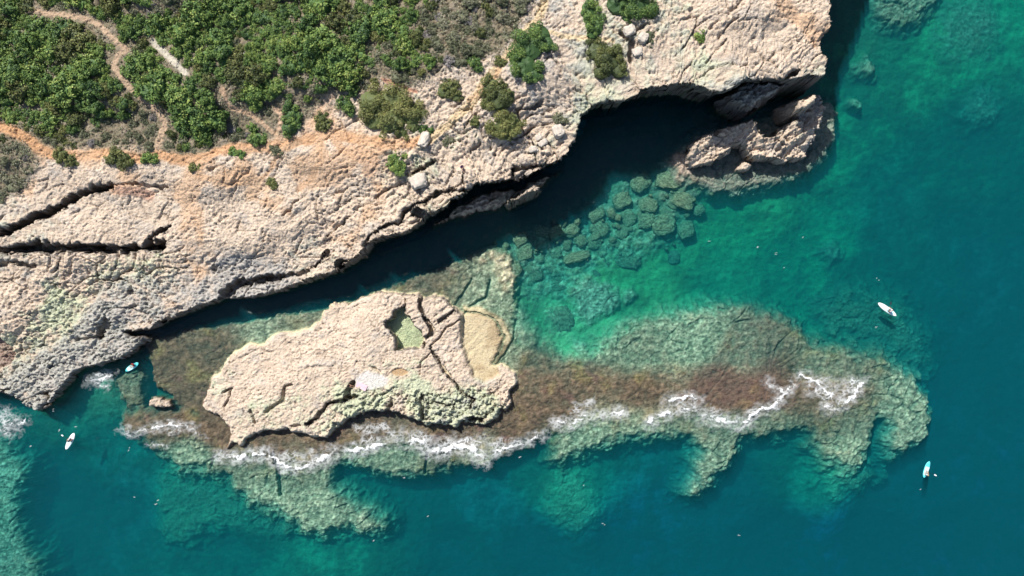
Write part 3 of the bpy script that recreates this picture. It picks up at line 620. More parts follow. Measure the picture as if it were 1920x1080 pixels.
# ------------------------------------------------------------------ the ground, cut into its pieces
idx = np.arange(NX * NY, dtype=np.int32).reshape(NY, NX)
Q = np.stack([idx[:-1, :-1], idx[:-1, 1:], idx[1:, 1:], idx[1:, :-1]], -1).reshape(-1, 4)
rg = np.stack([region[:-1, :-1], region[:-1, 1:], region[1:, 1:], region[1:, :-1]], -1).reshape(-1, 4)
fr = rg.max(1)
fr = np.where((rg == 1).any(1), 1, fr)
CO = np.stack([XO, YO, Z], -1).reshape(-1, 3)
CC = colr.reshape(-1, 3)
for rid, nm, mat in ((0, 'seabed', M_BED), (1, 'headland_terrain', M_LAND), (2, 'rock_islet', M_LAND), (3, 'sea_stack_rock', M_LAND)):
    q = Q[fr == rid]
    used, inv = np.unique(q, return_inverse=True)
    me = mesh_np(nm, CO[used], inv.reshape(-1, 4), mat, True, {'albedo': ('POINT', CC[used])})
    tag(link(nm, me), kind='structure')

def ground(x, y):
    i = np.clip(np.searchsorted(gx, x) - 1, 0, NX - 2); j = np.clip(np.searchsorted(gy, y) - 1, 0, NY - 2)
    a = (x - gx[i]) / (gx[i + 1] - gx[i]); b = (y - gy[j]) / (gy[j + 1] - gy[j])
    return (Z[j, i] * (1 - a) + Z[j, i + 1] * a) * (1 - b) + (Z[j + 1, i] * (1 - a) + Z[j + 1, i + 1] * a) * b
def spot(px, py, z0=None):
    """ground point seen at a photo pixel"""
    zz = float(samp(LAND_Z, np.array([px], float), np.array([py], float))[0]) if z0 is None else z0
    for _ in range(3):
        x, y = world_of(px, py, zz)
        zz = float(ground(np.array([x]), np.array([y]))[0])
    x, y = world_of(px, py, zz)
    return x, y, zz

# ------------------------------------------------------------------ water
mw = bpy.data.materials.new('sea_water'); mw.use_nodes = True
nt = mw.node_tree; nt.nodes.clear(); N, L = nt.nodes, nt.links
out = N.new('ShaderNodeOutputMaterial'); mix = N.new('ShaderNodeMixShader'); tr = N.new('ShaderNodeBsdfTransparent'); gl = N.new('ShaderNodeBsdfGlossy')
fz = N.new('ShaderNodeFresnel'); fz.inputs['IOR'].default_value = 1.33; gl.inputs['Roughness'].default_value = 0.06
tc = N.new('ShaderNodeTexCoord'); nz = N.new('ShaderNodeTexNoise'); nz.inputs['Scale'].default_value = 0.9; nz.inputs['Detail'].default_value = 5; nz.inputs['Roughness'].default_value = 0.62
L.new(tc.outputs['Object'], nz.inputs['Vector'])
bp = N.new('ShaderNodeBump'); bp.inputs['Strength'].default_value = 0.7; bp.inputs['Distance'].default_value = 0.3
L.new(nz.outputs['Fac'], bp.inputs['Height']); L.new(bp.outputs[0], gl.inputs['Normal']); L.new(bp.outputs[0], fz.inputs['Normal'])
L.new(fz.outputs[0], mix.inputs[0]); L.new(tr.outputs[0], mix.inputs[1]); L.new(gl.outputs[0], mix.inputs[2]); L.new(mix.outputs[0], out.inputs['Surface'])
va = N.new('ShaderNodeVolumeAbsorption'); va.inputs['Density'].default_value = 0.50; va.inputs['Color'].default_value = (0.0, 0.820, 0.864, 1)
vsc = N.new('ShaderNodeVolumeScatter'); vsc.inputs['Density'].default_value = 0.055; vsc.inputs['Color'].default_value = (0.02, 0.80, 1.0, 1); vsc.inputs['Anisotropy'].default_value = 0.0
ads = N.new('ShaderNodeAddShader'); L.new(va.outputs[0], ads.inputs[0]); L.new(vsc.outputs[0], ads.inputs[1]); L.new(ads.outputs[0], out.inputs['Volume'])
bmw = bmesh.new()
bmesh.ops.create_cube(bmw, size=1.0)
for v in bmw.verts:
    v.co.x *= 1360; v.co.y *= 1320; v.co.z = 0.0 if v.co.z > 0 else -45.0
mew = bpy.data.meshes.new('sea'); bmw.to_mesh(mew); bmw.free(); mew.materials.append(mw)
tag(link('sea', mew), kind='structure')


# ------------------------------------------------------------------ shrubs
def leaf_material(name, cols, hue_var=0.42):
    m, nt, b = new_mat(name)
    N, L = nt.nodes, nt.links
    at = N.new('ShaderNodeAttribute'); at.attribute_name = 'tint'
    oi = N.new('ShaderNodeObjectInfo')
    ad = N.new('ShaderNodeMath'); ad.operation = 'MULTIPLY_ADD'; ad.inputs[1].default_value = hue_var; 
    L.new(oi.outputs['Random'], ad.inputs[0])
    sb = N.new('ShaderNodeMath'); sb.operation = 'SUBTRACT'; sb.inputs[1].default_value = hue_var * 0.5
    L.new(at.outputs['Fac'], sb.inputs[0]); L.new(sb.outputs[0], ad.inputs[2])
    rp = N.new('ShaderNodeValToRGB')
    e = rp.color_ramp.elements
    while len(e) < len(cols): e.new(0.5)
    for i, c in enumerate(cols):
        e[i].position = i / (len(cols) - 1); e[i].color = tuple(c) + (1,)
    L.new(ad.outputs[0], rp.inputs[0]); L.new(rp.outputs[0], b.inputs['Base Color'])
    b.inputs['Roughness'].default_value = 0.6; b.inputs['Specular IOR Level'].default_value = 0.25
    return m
L_GREEN = leaf_material('leaf_green', [(0.034, 0.072, 0.024), (0.085, 0.152, 0.040), (0.165, 0.240, 0.056), (0.30, 0.34, 0.09)])
L_OLIVE = leaf_material('leaf_olive', [(0.040, 0.055, 0.022), (0.085, 0.105, 0.035), (0.15, 0.16, 0.05), (0.24, 0.23, 0.08)])
L_GREY = leaf_material('leaf_dry', [(0.07, 0.085, 0.045), (0.13, 0.14, 0.08), (0.20, 0.195, 0.125), (0.30, 0.28, 0.21)])
L_PALE = leaf_material('leaf_bare_twigs', [(0.12, 0.11, 0.10), (0.20, 0.18, 0.17), (0.28, 0.26, 0.25), (0.36, 0.33, 0.32)])
M_WOOD = plain('shrub_wood', (0.14, 0.10, 0.07), 0.9, 0.1)

def crown_arrays(lobes, n, leaf, seed, flat=0.62):
    """lobes: (x, y, r) in metres; leaves gathered in clumps over lumpy domes"""
    r = np.random.default_rng(seed)
    tot = sum(l[2] ** 2 for l in lobes)
    C = []; O = []
    for (lx, ly, lr) in lobes:
        k = max(6, int(26 * lr ** 2 / tot) + 4)
        a = r.random(k) * 2 * np.pi; h = r.random(k) ** 0.8
        rad = np.sqrt(np.clip(1 - h * h, 0, 1)) * r.uniform(0.72, 1.02, k)
        cc = np.stack([lx + lr * rad * np.cos(a), ly + lr * rad * np.sin(a), lr * flat * (0.15 + 0.85 * h * r.uniform(0.85, 1.15, k))], -1)
        C.append(np.concatenate([cc, (lr * r.uniform(0.20, 0.42, k))[:, None], r.uniform(-0.22, 0.22, k)[:, None]], 1))
    C = np.concatenate(C)
    w = C[:, 3] ** 2; pick = r.choice(len(C), n, p=w / w.sum())
    d = r.normal(size=(n, 3)); d[:, 2] = np.abs(d[:, 2]) * 0.9 + 0.1; d /= np.linalg.norm(d, axis=1)[:, None]
    rr = C[pick, 3] * r.uniform(0.6, 1.05, n)
    pos = C[pick, :3] + d * rr[:, None] * np.array([1, 1, 0.8])
    nrm = d + r.normal(size=(n, 3)) * 0.55; nrm[:, 2] += 0.35; nrm /= np.linalg.norm(nrm, axis=1)[:, None]
    t = np.cross(nrm, r.normal(size=(n, 3))); t /= np.linalg.norm(t, axis=1)[:, None] + 1e-9
    bi = np.cross(nrm, t)
    s = leaf * r.uniform(0.6, 1.4, n)[:, None]
    v = np.stack([pos - t * s * 0.5, pos - bi * s * 0.30, pos + t * s * 0.5, pos + bi * s * 0.30], 1)
    tint = np.clip(0.42 + C[pick, 4] + r.normal(size=n) * 0.20, 0, 1)
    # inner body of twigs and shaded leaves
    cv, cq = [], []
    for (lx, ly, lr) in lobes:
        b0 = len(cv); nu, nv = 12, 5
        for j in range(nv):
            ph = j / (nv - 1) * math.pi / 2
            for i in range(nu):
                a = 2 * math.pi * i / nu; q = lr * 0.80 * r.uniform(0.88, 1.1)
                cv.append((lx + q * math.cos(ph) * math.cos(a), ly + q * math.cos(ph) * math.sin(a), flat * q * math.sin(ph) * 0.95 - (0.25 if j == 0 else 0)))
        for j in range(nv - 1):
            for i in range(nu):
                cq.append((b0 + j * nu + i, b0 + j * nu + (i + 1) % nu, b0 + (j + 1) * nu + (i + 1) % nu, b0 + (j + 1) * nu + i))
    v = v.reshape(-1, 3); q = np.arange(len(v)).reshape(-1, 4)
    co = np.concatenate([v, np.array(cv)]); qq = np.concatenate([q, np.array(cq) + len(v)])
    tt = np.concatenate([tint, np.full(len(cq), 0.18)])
    return co, qq, tt
def crown_mesh(name, lobes, n, leaf, mat, seed, flat=0.62):
    co, q, t = crown_arrays(lobes, n, leaf, seed, flat)
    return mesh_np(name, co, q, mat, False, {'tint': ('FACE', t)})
def stem_mesh(name, lobes, seed):
    r = random.Random(seed); bm = bmesh.new()
    for (lx, ly, lr) in [max(lobes, key=lambda l: l[2])]:
        for k in range(1):
            a = r.random() * 6.28; p0 = Vector((lx * 0.6, ly * 0.6, -0.3)); p1 = Vector((lx + math.cos(a) * lr * 0.5, ly + math.sin(a) * lr * 0.5, lr * 0.4))
            ax = (p1 - p0); M = Matrix.Translation((p0 + p1) / 2) @ ax.to_track_quat('Z', 'Y').to_matrix().to_4x4()
            bmesh.ops.create_cone(bm, cap_ends=True, segments=6, radius1=0.07, radius2=0.03, depth=ax.length, matrix=M)
    me = bpy.data.meshes.new(name); bm.to_mesh(me); bm.free(); me.materials.append(M_WOOD)
    return me

# shrubs that stand apart: lobes in photo pixels (px, py, radius px), leaf colour, label
APART = [
    ([(1012, 66, 25), (992, 88, 33), (984, 125, 30), (1024, 82, 20), (968, 105, 18), (1000, 140, 20)], L_GREEN, 'tallest dark green shrub, long and lobed, beside the pale path at top centre'),
    ([(922, 165, 24), (935, 188, 28), (952, 178, 18), (915, 190, 16)], L_OLIVE, 'olive green shrub touching the lower end of the long dark shrub'),
    ([(1105, 20, 22), (1118, 48, 22), (1112, 62, 14)], L_GREEN, 'upright green shrub at top edge, left of the widest cliff top shrub'),
    ([(1160, 5, 30), (1195, 10, 34), (1222, 22, 20), (1175, 30, 16)], L_GREEN, 'wide dark green shrub cut by the top edge above bare cliff'),
    ([(1118, 95, 24), (1140, 115, 30), (1160, 130, 20), (1128, 135, 18), (1150, 95, 16)], L_OLIVE, 'olive shrub with grey lower side on bare rock below the short yellow path'),
    ([(935, 232, 24), (958, 235, 24), (945, 248, 18), (925, 245, 12)], L_OLIVE, 'rounded brown green shrub near the cliff, below the olive path shrub'),
    ([(832, 172, 15), (845, 165, 17), (855, 180, 13)], L_OLIVE, 'small yellow green shrub between the scrub edge and the sandy path'),
    ([(700, 195, 34), (740, 190, 36), (735, 225, 36), (770, 215, 30), (705, 222, 28), (775, 235, 18), (750, 245, 20), (690, 185, 18)], L_OLIVE, 'broad dome of mottled green shrub above the orange path'),
    ([(745, 300, 18), (750, 314, 15), (738, 312, 12)], L_GREEN, 'small round green shrub standing alone below the orange path'),
    ([(218, 293, 20), (232, 300, 20), (245, 306, 10)], L_OLIVE, 'round dark shrub in the middle of the row along the orange path'),
    ([(118, 291, 16), (130, 300, 15), (140, 305, 9)], L_OLIVE, 'round shrub at the left end of the row along the orange path'),
    ([(274, 296, 11), (288, 299, 11)], L_GREEN, 'small dark shrub at the right end of the row along the orange path'),
    ([(438, 286, 10), (452, 289, 9)], L_GREEN, 'low green shrub just below the orange path among pale stones'),
    ([(508, 340, 9), (515, 348, 8)], L_OLIVE, 'little lone shrub on the stony slope below the paths'),
    ([(1312, 66, 11), (1316, 74, 7)], L_GREEN, 'tiny lone shrub on the bare cliff top near the right'),
    ([(1302, 140, 14), (1318, 144, 11), (1295, 150, 8)], L_OLIVE, 'small yellow green shrub on the brink above the dark cove'),
    ([(1215, 66, 12), (1220, 80, 9)], L_GREY, 'grey green tuft among lichened blocks on the upper cliff'),
    ([(645, 192, 15), (655, 205, 14)], L_GREEN, 'dark round shrub left of the broad mottled dome'),
    ([(602, 222, 13), (612, 235, 13), (598, 238, 9)], L_OLIVE, 'pale olive shrub at the scrub corner by the red soil'),
    ([(545, 190, 20), (548, 215, 20), (542, 240, 18), (555, 228, 14)], L_GREEN, 'tall narrow very dark shrub at the lower scrub edge'),
    ([(478, 240, 14), (482, 260, 16), (492, 262, 12)], L_GREEN, 'blue green shrub hugging the orange path below the scrub'),
    ([(516, 280, 11), (524, 284, 9)], L_GREY, 'small grey green shrub just under the orange path'),
    ([(1048, 222, 12), (1060, 224, 8)], L_GREY, 'flat brownish cushion plant near the cliff brink'),
    ([(890, 118, 13), (897, 128, 10)], L_GREEN, 'small dark shrub at the right tip of the grey scrub'),
    ([(937, 114, 10), (945, 118, 8)], L_OLIVE, 'small shrub on the sandy path left of the long dark shrub'),
    ([(795, 240, 11), (808, 244, 8)], L_GREEN, 'low dark shrub at the right foot of the mottled dome'),
    ([(842, 262, 14), (850, 270, 9)], L_GREY, 'grey dry cushion on cracked rock below the mottled dome'),
    ([(890, 226, 10), (894, 232, 7)], L_OLIVE, 'tiny shrub left of the rounded brown green shrub'),
    ([(362, 314, 9), (372, 312, 6)], L_OLIVE, 'yellowish tuft on the stony ground below the row of shrubs'),
    ([(15, 330, 18), (35, 342, 16), (20, 350, 12)], L_GREY, 'grey green bush at the left edge below the path'),
]
crowns = []
for k, (lobes, mat, label) in enumerate(APART):
    A = np.array(lobes, float)
    cx, cy = np.average(A[:, 0], weights=A[:, 2]), np.average(A[:, 1], weights=A[:, 2])
    x, y, zz = spot(cx, cy)
    kk = (H - zz - 0.8) / (H * S)
    lb = [((a - cx) * kk, -(b - cy) * kk, r * kk * 1.0) for a, b, r in lobes]
    root = link('shrub', None, None, (x, y, zz - 0.1)); root.empty_display_size = 0.5
    area = sum(l[2] ** 2 for l in lb)
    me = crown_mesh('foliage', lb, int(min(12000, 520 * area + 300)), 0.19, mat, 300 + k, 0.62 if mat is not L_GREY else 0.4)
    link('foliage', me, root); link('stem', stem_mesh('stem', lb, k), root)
    tag(root, label, 'shrub', 'shrubs standing apart on the headland')
    for a, b, r in lobes: crowns.append((a, b, r))

# the dense scrub: every bush its own object, shared crowns
def protos(mat, n, leaf, seed, flat, count, base):
    out = []
    for k in range(count):
        r = random.Random(seed + k)
        lb = [(0, 0, 1.0)] + [(math.cos(a) * 0.8, math.sin(a) * 0.8, r.uniform(0.45, 0.75)) for a in [r.random() * 6.28 for _ in range(r.choice([2, 3, 4]))]]
        out.append(crown_mesh(base, lb, n, leaf, mat, seed + k, flat))
    return out
PG = protos(L_GREEN, 1500, 0.17, 900, 0.62, 6, 'scrub_bush')
PO = protos(L_OLIVE, 1300, 0.16, 950, 0.55, 4, 'olive_scrub_bush')
PD = protos(L_GREY, 1300, 0.15, 980, 0.42, 4, 'dry_scrub_bush')
PP = protos(L_PALE, 900, 0.16, 990, 0.30, 2, 'leafless_scrub')
DENS = control_field([(60, 40, 1), (60, 150, 1), (120, 120, 1), (200, 60, .9), (300, 60, 1), (300, 120, 1), (60, 220, .95), (180, 210, .9), (110, 240, .5), (100, 260, .0), (200, 250, .1), (260, 230, .25), (260, 270, .1), (340, 180, .9), (380, 200, 1), (390, 240, .8), (400, 275, 0), (450, 150, 1), (550, 100, 1), (600, 120, 1), (560, 170, .2),
    (650, 60, .9), (640, 130, .9), (470, 30, .75), (480, 60, .4), (300, 15, .3), (700, 30, .8), (760, 50, .6), (680, 130, .25), (730, 100, .4), (800, 40, .2), (780, 110, .45), (850, 80, .1), (900, 50, .1), (950, 30, .1), (870, 110, .2), (450, 240, .3), (500, 230, .5), (520, 250, .4), (640, 180, .5), (130, 30, .6), (30, 290, .2), (0, 320, .1), (20, 250, .5), (310, 260, .3)], 22)
placed = []
bushes = []
r_ = random.Random(5)
def try_place(n_try, limit, rmin, rmax, gap, want):
    cnt = 0
    for _ in range(n_try):
        if cnt >= limit: break
        px = r_.uniform(-25, 1000); py = r_.uniform(-25, 372)
        a = np.array([px]), np.array([py])
        if sdf(VEG, a[0], a[1])[0] > -3: continue
        dd = float(samp(DENS, *a)[0])
        kind = want(dd, px, py)
        if kind is None: continue
        rp = r_.uniform(rmin, rmax)
        if any((px - q[0]) ** 2 + (py - q[1]) ** 2 < (gap * (rp + q[2])) ** 2 for q in placed): continue
        if any((px - q[0]) ** 2 + (py - q[1]) ** 2 < (0.8 * (rp + q[2])) ** 2 for q in crowns): continue
        if any(linedist(pts, a[0], a[1])[0] < rp * 0.85 + wd * 0.8 for pts, wd, c in PATHS): continue
        placed.append((px, py, rp)); cnt += 1
        bushes.append((px, py, rp, kind))
try_place(3000, 60, 24, 36, 0.52, lambda d, x, y: ('g' if r_.random() < 0.9 else 'o') if d + r_.uniform(-.2, .2) > 0.75 else None)
try_place(9000, 165, 12, 22, 0.52, lambda d, x, y: ('g' if r_.random() < 0.74 else 'o') if d + r_.uniform(-.2, .2) > 0.55 else None)
try_place(9000, 75, 7, 14, 0.55, lambda d, x, y: ('g' if r_.random() < 0.7 else 'o') if d + r_.uniform(-.25, .25) > 0.4 else None)
try_place(9000, 150, 8, 17, 0.55, lambda d, x, y: ('d' if r_.random() < 0.72 else ('p' if r_.random() < .6 else 'o')) if d + r_.uniform(-.2, .2) < 0.6 else None)
LB = {'g': ('scrub_bush', 'dense green scrub bush packed among its neighbours on the headland', 'packed green scrub on the headland', PG),
      'o': ('olive_scrub_bush', 'yellowish olive bush scattered among the darker scrub', 'olive bushes in the scrub', PO),
      'd': ('dry_scrub_bush', 'low grey brown dry bush in the thin scrub near the paths', 'dry bushes of the thin scrub', PD),
      'p': ('leafless_scrub', 'low leafless grey bush between greener scrub', 'leafless grey bushes', PP)}
MARKS = [(0, 0, 'the top left corner'), (0, 110, 'the left edge, a tenth of the way down'), (0, 200, 'the left edge, where the green scrub ends'), (235, 90, 'the fork of the pale path in the scrub'), (150, 32, 'the upper bend of the pale path'), (255, 180, 'the lower bend of the pale path'),
         (345, 136, 'the lower end of the bare white scar'), (290, 80, 'the upper end of the bare white scar'), (300, 0, 'the grey bare patch on the top edge'), (470, 40, 'the brown gap near the top edge'), (560, 165, 'the grey twiggy patch in mid scrub'), (545, 210, 'the tall narrow very dark shrub'), (480, 255, 'the blue green shrub by the orange path'), (645, 195, 'the dark round shrub left of the mottled dome'),
         (740, 160, 'the red soil above the mottled dome'), (640, 0, 'the top edge, one third from the left'), (800, 0, 'the top edge above the olive scrub'), (1000, 0, 'the sandy path at the top edge'), (890, 120, 'the right tip of the scrub'), (225, 296, 'the middle shrub of the row on the orange path'), (30, 250, 'the orange path at the left edge'), (300, 260, 'the foot of the pale path'), (400, 280, 'the pale stones below the middle scrub'), (430, 150, 'the middle of the green scrub'), (120, 150, 'the middle of the scrub left of the pale path')]
ORD = ['nearest', 'second nearest', 'third nearest', 'fourth nearest', 'fifth nearest', 'sixth nearest', 'seventh nearest', 'eighth nearest', 'ninth nearest', 'tenth nearest']
ORD += [w + ' nearest' for w in 'eleventh twelfth thirteenth fourteenth fifteenth sixteenth seventeenth eighteenth nineteenth twentieth'.split()] + ['%dth nearest' % k for k in range(21, 80)]
def by_nearness(items, marks, phrase):
    out = []
    for (px, py) in items:
        mx, my, nm = min(marks, key=lambda m: (m[0] - px) ** 2 + (m[1] - py) ** 2)
        d = (mx - px) ** 2 + (my - py) ** 2
        k = sum((mx - q[0]) ** 2 + (my - q[1]) ** 2 < d for q in items)
        out.append(phrase + ', ' + ORD[min(k, len(ORD) - 1)] + ' to ' + nm)
    return out
WORD = {'g': 'packed green bush', 'o': 'yellowish olive bush', 'd': 'low dry bush', 'p': 'leafless grey bush'}
LABEL_OF = {}
for kd in WORD:
    ids = [i for i, b in enumerate(bushes) if b[3] == kd]
    for i, lb in zip(ids, by_nearness([bushes[i][:2] for i in ids], MARKS, WORD[kd])): LABEL_OF[i] = lb
for i, (px, py, rp, kd) in enumerate(bushes):
    nm, label, grp, pr = LB[kd]
    label = LABEL_OF[i]
    x, y, zz = spot(px, py)
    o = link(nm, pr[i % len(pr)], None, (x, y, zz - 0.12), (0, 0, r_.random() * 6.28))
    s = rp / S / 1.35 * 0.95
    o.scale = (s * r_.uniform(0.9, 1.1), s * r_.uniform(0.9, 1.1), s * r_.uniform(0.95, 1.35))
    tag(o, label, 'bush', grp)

# low tufts and litter between the bushes: nobody could count them
n = 26000
px = RNG.uniform(-30, 1010, n * 2); py = RNG.uniform(-30, 375, n * 2)
keep = sdf(VEG, px, py) + RNG.normal(size=n * 2) * 10 < 2
for pts, wd, c in PATHS: keep &= linedist(pts, px, py) > wd * 0.9
px, py = px[keep], py[keep]
zz = samp(LAND_Z, px, py); x, y = world_of(px, py, zz); zz = ground(x, y)
clump = perlin(x / 1.3, y / 1.3, 141) > -0.1
x, y, zz = x[clump], y[clump], zz[clump]; m = len(x)
cr_, qr_ = [], []
nn = RNG.normal(size=(m, 3)) * 0.5; nn[:, 2] += 0.8; nn /= np.linalg.norm(nn, axis=1)[:, None]
t = np.cross(nn, RNG.normal(size=(m, 3))); t /= np.linalg.norm(t, axis=1)[:, None]; bi = np.cross(nn, t)
s = RNG.uniform(0.10, 0.28, m)[:, None]; pos = np.stack([x, y, zz + RNG.uniform(0.03, 0.32, m)], -1)
v = np.stack([pos - t * s * .5, pos - bi * s * .35, pos + t * s * .5, pos + bi * s * .35], 1).reshape(-1, 3)
me = mesh_np('ground_cover', v, np.arange(len(v)).reshape(-1, 4), L_GREY, False, {'tint': ('FACE', RNG.uniform(0, 1, m))})
tag(link('ground_cover', me), 'low grey green tufts and litter between the bushes', 'ground cover', kind='stuff')

# ------------------------------------------------------------------ boulders
M_BOULD = plain('algae_boulder', (0.19, 0.19, 0.115), 0.9, 0.1, 0.55, 5.0, 0.9)
M_BLOCK = plain('limestone_block', (0.46, 0.41, 0.35), 0.95, 0.1, 0.25, 2.0, 0.6)
def boulder_mesh(name, seed, mat, blocky=0.0):
    bm = bmesh.new(); bmesh.ops.create_icosphere(bm, subdivisions=4, radius=1.0)
    co = np.array([v.co[:] for v in bm.verts], np.float32)
    if blocky: co = np.sign(co) * np.abs(co) ** (1 - blocky)
    d = 0.30 * fbm(co[:, 0] * 1.3 + seed * 3.1, co[:, 1] * 1.3 + co[:, 2] * 1.7, 3, 200) + 0.22 * fbm(co[:, 0] * 3 + seed, co[:, 1] * 3 - co[:, 2] * 2.2, 4, 210)
    co = co * (1 + d[:, None])
    for v, c in zip(bm.verts, co): v.co = c
    for f in bm.faces: f.smooth = True
    me = bpy.data.meshes.new(name); bm.to_mesh(me); bm.free(); me.materials.append(mat)
    return me
BM = [boulder_mesh('boulder', k, M_BOULD, 0.10 + 0.06 * k) for k in range(8)]
def boulder(px, py, rx, ry, ang, top, label=None, cat='boulder', group='boulders under the clear water below the cliff'):
    x, y = world_of(px, py, top - 0.3)
    zb = float(ground(np.array([x]), np.array([y]))[0])
    a, b = rx / S, ry / S
    hz = max(0.35 * min(a, b), (top - zb) * 0.62)
    o = link('boulder', BM[r_.randrange(len(BM))], None, (x, y, top - hz), (r_.uniform(-.1, .1), r_.uniform(-.1, .1), math.radians(ang)))
    o.scale = (a, b, hz)
    tag(o, label or 'small rounded boulder under green water in the boulder field below the cliff', cat, group)
BIG = [(1245, 420, 23, 20, 20, -1.1, 'largest round boulder in the field, lying in emerald water'), (1211, 414, 15, 14, 0, -1.2, 'round boulder close on the left of the largest round boulder'),
       (1178, 408, 14, 15, 40, -1.4, 'dim boulder left of the pair of round boulders'), (1081, 482, 25, 10, 14, -1.0, 'long narrow boulder like a log, lit on top'),
       (1177, 486, 27, 17, -8, -2.2, 'wide flat boulder sunk deepest, alone on the sand'), (1046, 532, 18, 13, 10, -2.2, 'flat boulder nearest the submerged green mound'),
       (1124, 428, 17, 14, -30, -1.3, 'boulder at the middle of the field just beyond the cliff shadow'), (1119, 403, 16, 11, 30, -1.1, 'boulder on the edge of the cliff shadow in mid field'),
       (1166, 376, 17, 14, 20, -1.0, 'boulder hugging the shadow edge up the field'), (1216, 384, 18, 14, -20, -0.9, 'pale topped boulder above the round pair'),
       (1281, 376, 21, 15, -25, -0.7, 'greyish angular boulder at the right end of the field'), (1287, 430, 16, 18, 0, -1.6, 'dim boulder right of the largest round boulder'),
       (1252, 338, 22, 16, -10, -0.6, 'broad boulder highest up the field, near the low brown rock'), (1202, 342, 20, 16, 25, -0.8, 'broad boulder in the upper field beside the dark shadow'),
       (929, 479, 22, 17, 0, -0.5, 'big shallow boulder where the field meets the rock shelf'), (957, 508, 22, 19, 35, -0.6, 'big shallow boulder at the shelf corner by a crack'),
       (983, 472, 16, 17, 0, -0.9, 'boulder right of the two big shallow ones'), (1005, 513, 13, 15, 0, -1.6, 'dim boulder below the left part of the field'), (976, 449, 14, 12, 30, -0.7, 'boulder touching the cliff shadow at the left of the field'),
       (1043, 436, 15, 12, 30, -0.8, 'boulder against the shadow, above the log shaped boulder'), (1072, 432, 16, 13, 10, -0.9, 'lumpy boulder above the right end of the log shaped boulder'),
       (1055, 600, 20, 24, 25, -1.8, 'dark boulder beside the bright sand hollow of the reef')]
for b in BIG: boulder(*b)
pl = [(b[0], b[1], max(b[2], b[3])) for b in BIG]
cnt = 0; small = []
for _ in range(4000):
    if cnt > 130: break
    t = r_.random(); px = 905 + 395 * t + r_.gauss(0, 18); py = 492 - 150 * t + abs(r_.gauss(0, 52)) - 8 + r_.gauss(0, 8)
    rr = 3 + 13 * r_.random() ** 2.6
    if any((px - q[0]) ** 2 + (py - q[1]) ** 2 < (0.48 * (rr + q[2])) ** 2 for q in pl): continue
    pl.append((px, py, rr)); cnt += 1
    small.append((px, py, rr, -0.7 - 0.016 * max(0, py - (492 - 150 * t)) - r_.uniform(0, .4)))
BMARK = [(1245, 420, 'the largest round boulder'), (1081, 482, 'the log shaped boulder'), (1281, 376, 'the greyish angular boulder'), (929, 479, 'the shelf where the field begins'), (1177, 486, 'the wide flat sunken boulder'), (1166, 376, 'the shadow edge boulder up the field'), (1043, 436, 'the boulder above the log shaped one'), (983, 472, 'the boulder right of the two shallow ones'), (1252, 338, 'the highest broad boulder')]
for b, lb in zip(small, by_nearness([q[:2] for q in small], BMARK, 'small sunken boulder')):
    boulder(b[0], b[1], b[2], b[2] * r_.uniform(.7, 1), r_.uniform(0, 180), b[3], lb)
# pale blocks on the land
BK = [boulder_mesh('limestone_block', 20 + k, M_BLOCK, 0.45) for k in range(4)]
for px, py, rx, ry, a, label in [(1094, 214, 9, 6, 30, 'upper of the pale blocks perched on the cliff brink'), (1092, 232, 8, 6, 60, 'middle pale block on the cliff brink'), (1084, 248, 8, 7, 10, 'lower pale block on the cliff brink above the dark cove'),
        (1070, 238, 12, 10, 80, 'greenish lichened block a step back from the brink'), (1046, 246, 9, 11, 20, 'lichened block beside the brown cushion plant'), (1010, 258, 7, 5, 20, 'small block on the ledges below the round brown shrub'),
        (1018, 268, 9, 5, 30, 'flat slab with a dark side near the cliff brink'), (1000, 280, 8, 5, 10, 'flat white topped slab above the notch in the cliff'), (785, 340, 15, 12, 20, 'big pale green lichened block beside the long crack'), (796, 262, 8, 13, -20, 'lichened block at the edge of the orange soil'),
        (395, 318, 5, 6, 0, 'small grey stone standing on the orange soil'), (1180, 58, 10, 8, 20, 'grey block among the rocks under the wide dark shrub'), (1205, 72, 8, 8, 60, 'block beside the grey green tuft on the upper cliff'), (1195, 98, 9, 7, 10, 'lower block of the lichened cluster on the upper cliff'),
        (886, 341, 5, 6, 10, 'white stone on the brink near the seated person')]:
    x, y, zz = spot(px, py)
    o = link('limestone_block', BK[r_.randrange(4)], None, (x, y, zz + 0.12), (r_.uniform(-.15, .15), r_.uniform(-.15, .15), math.radians(a)))
    o.scale = (rx / S, ry / S, min(rx, ry) / S * 0.8)
    tag(o, label, 'rock', 'pale blocks lying on the headland')

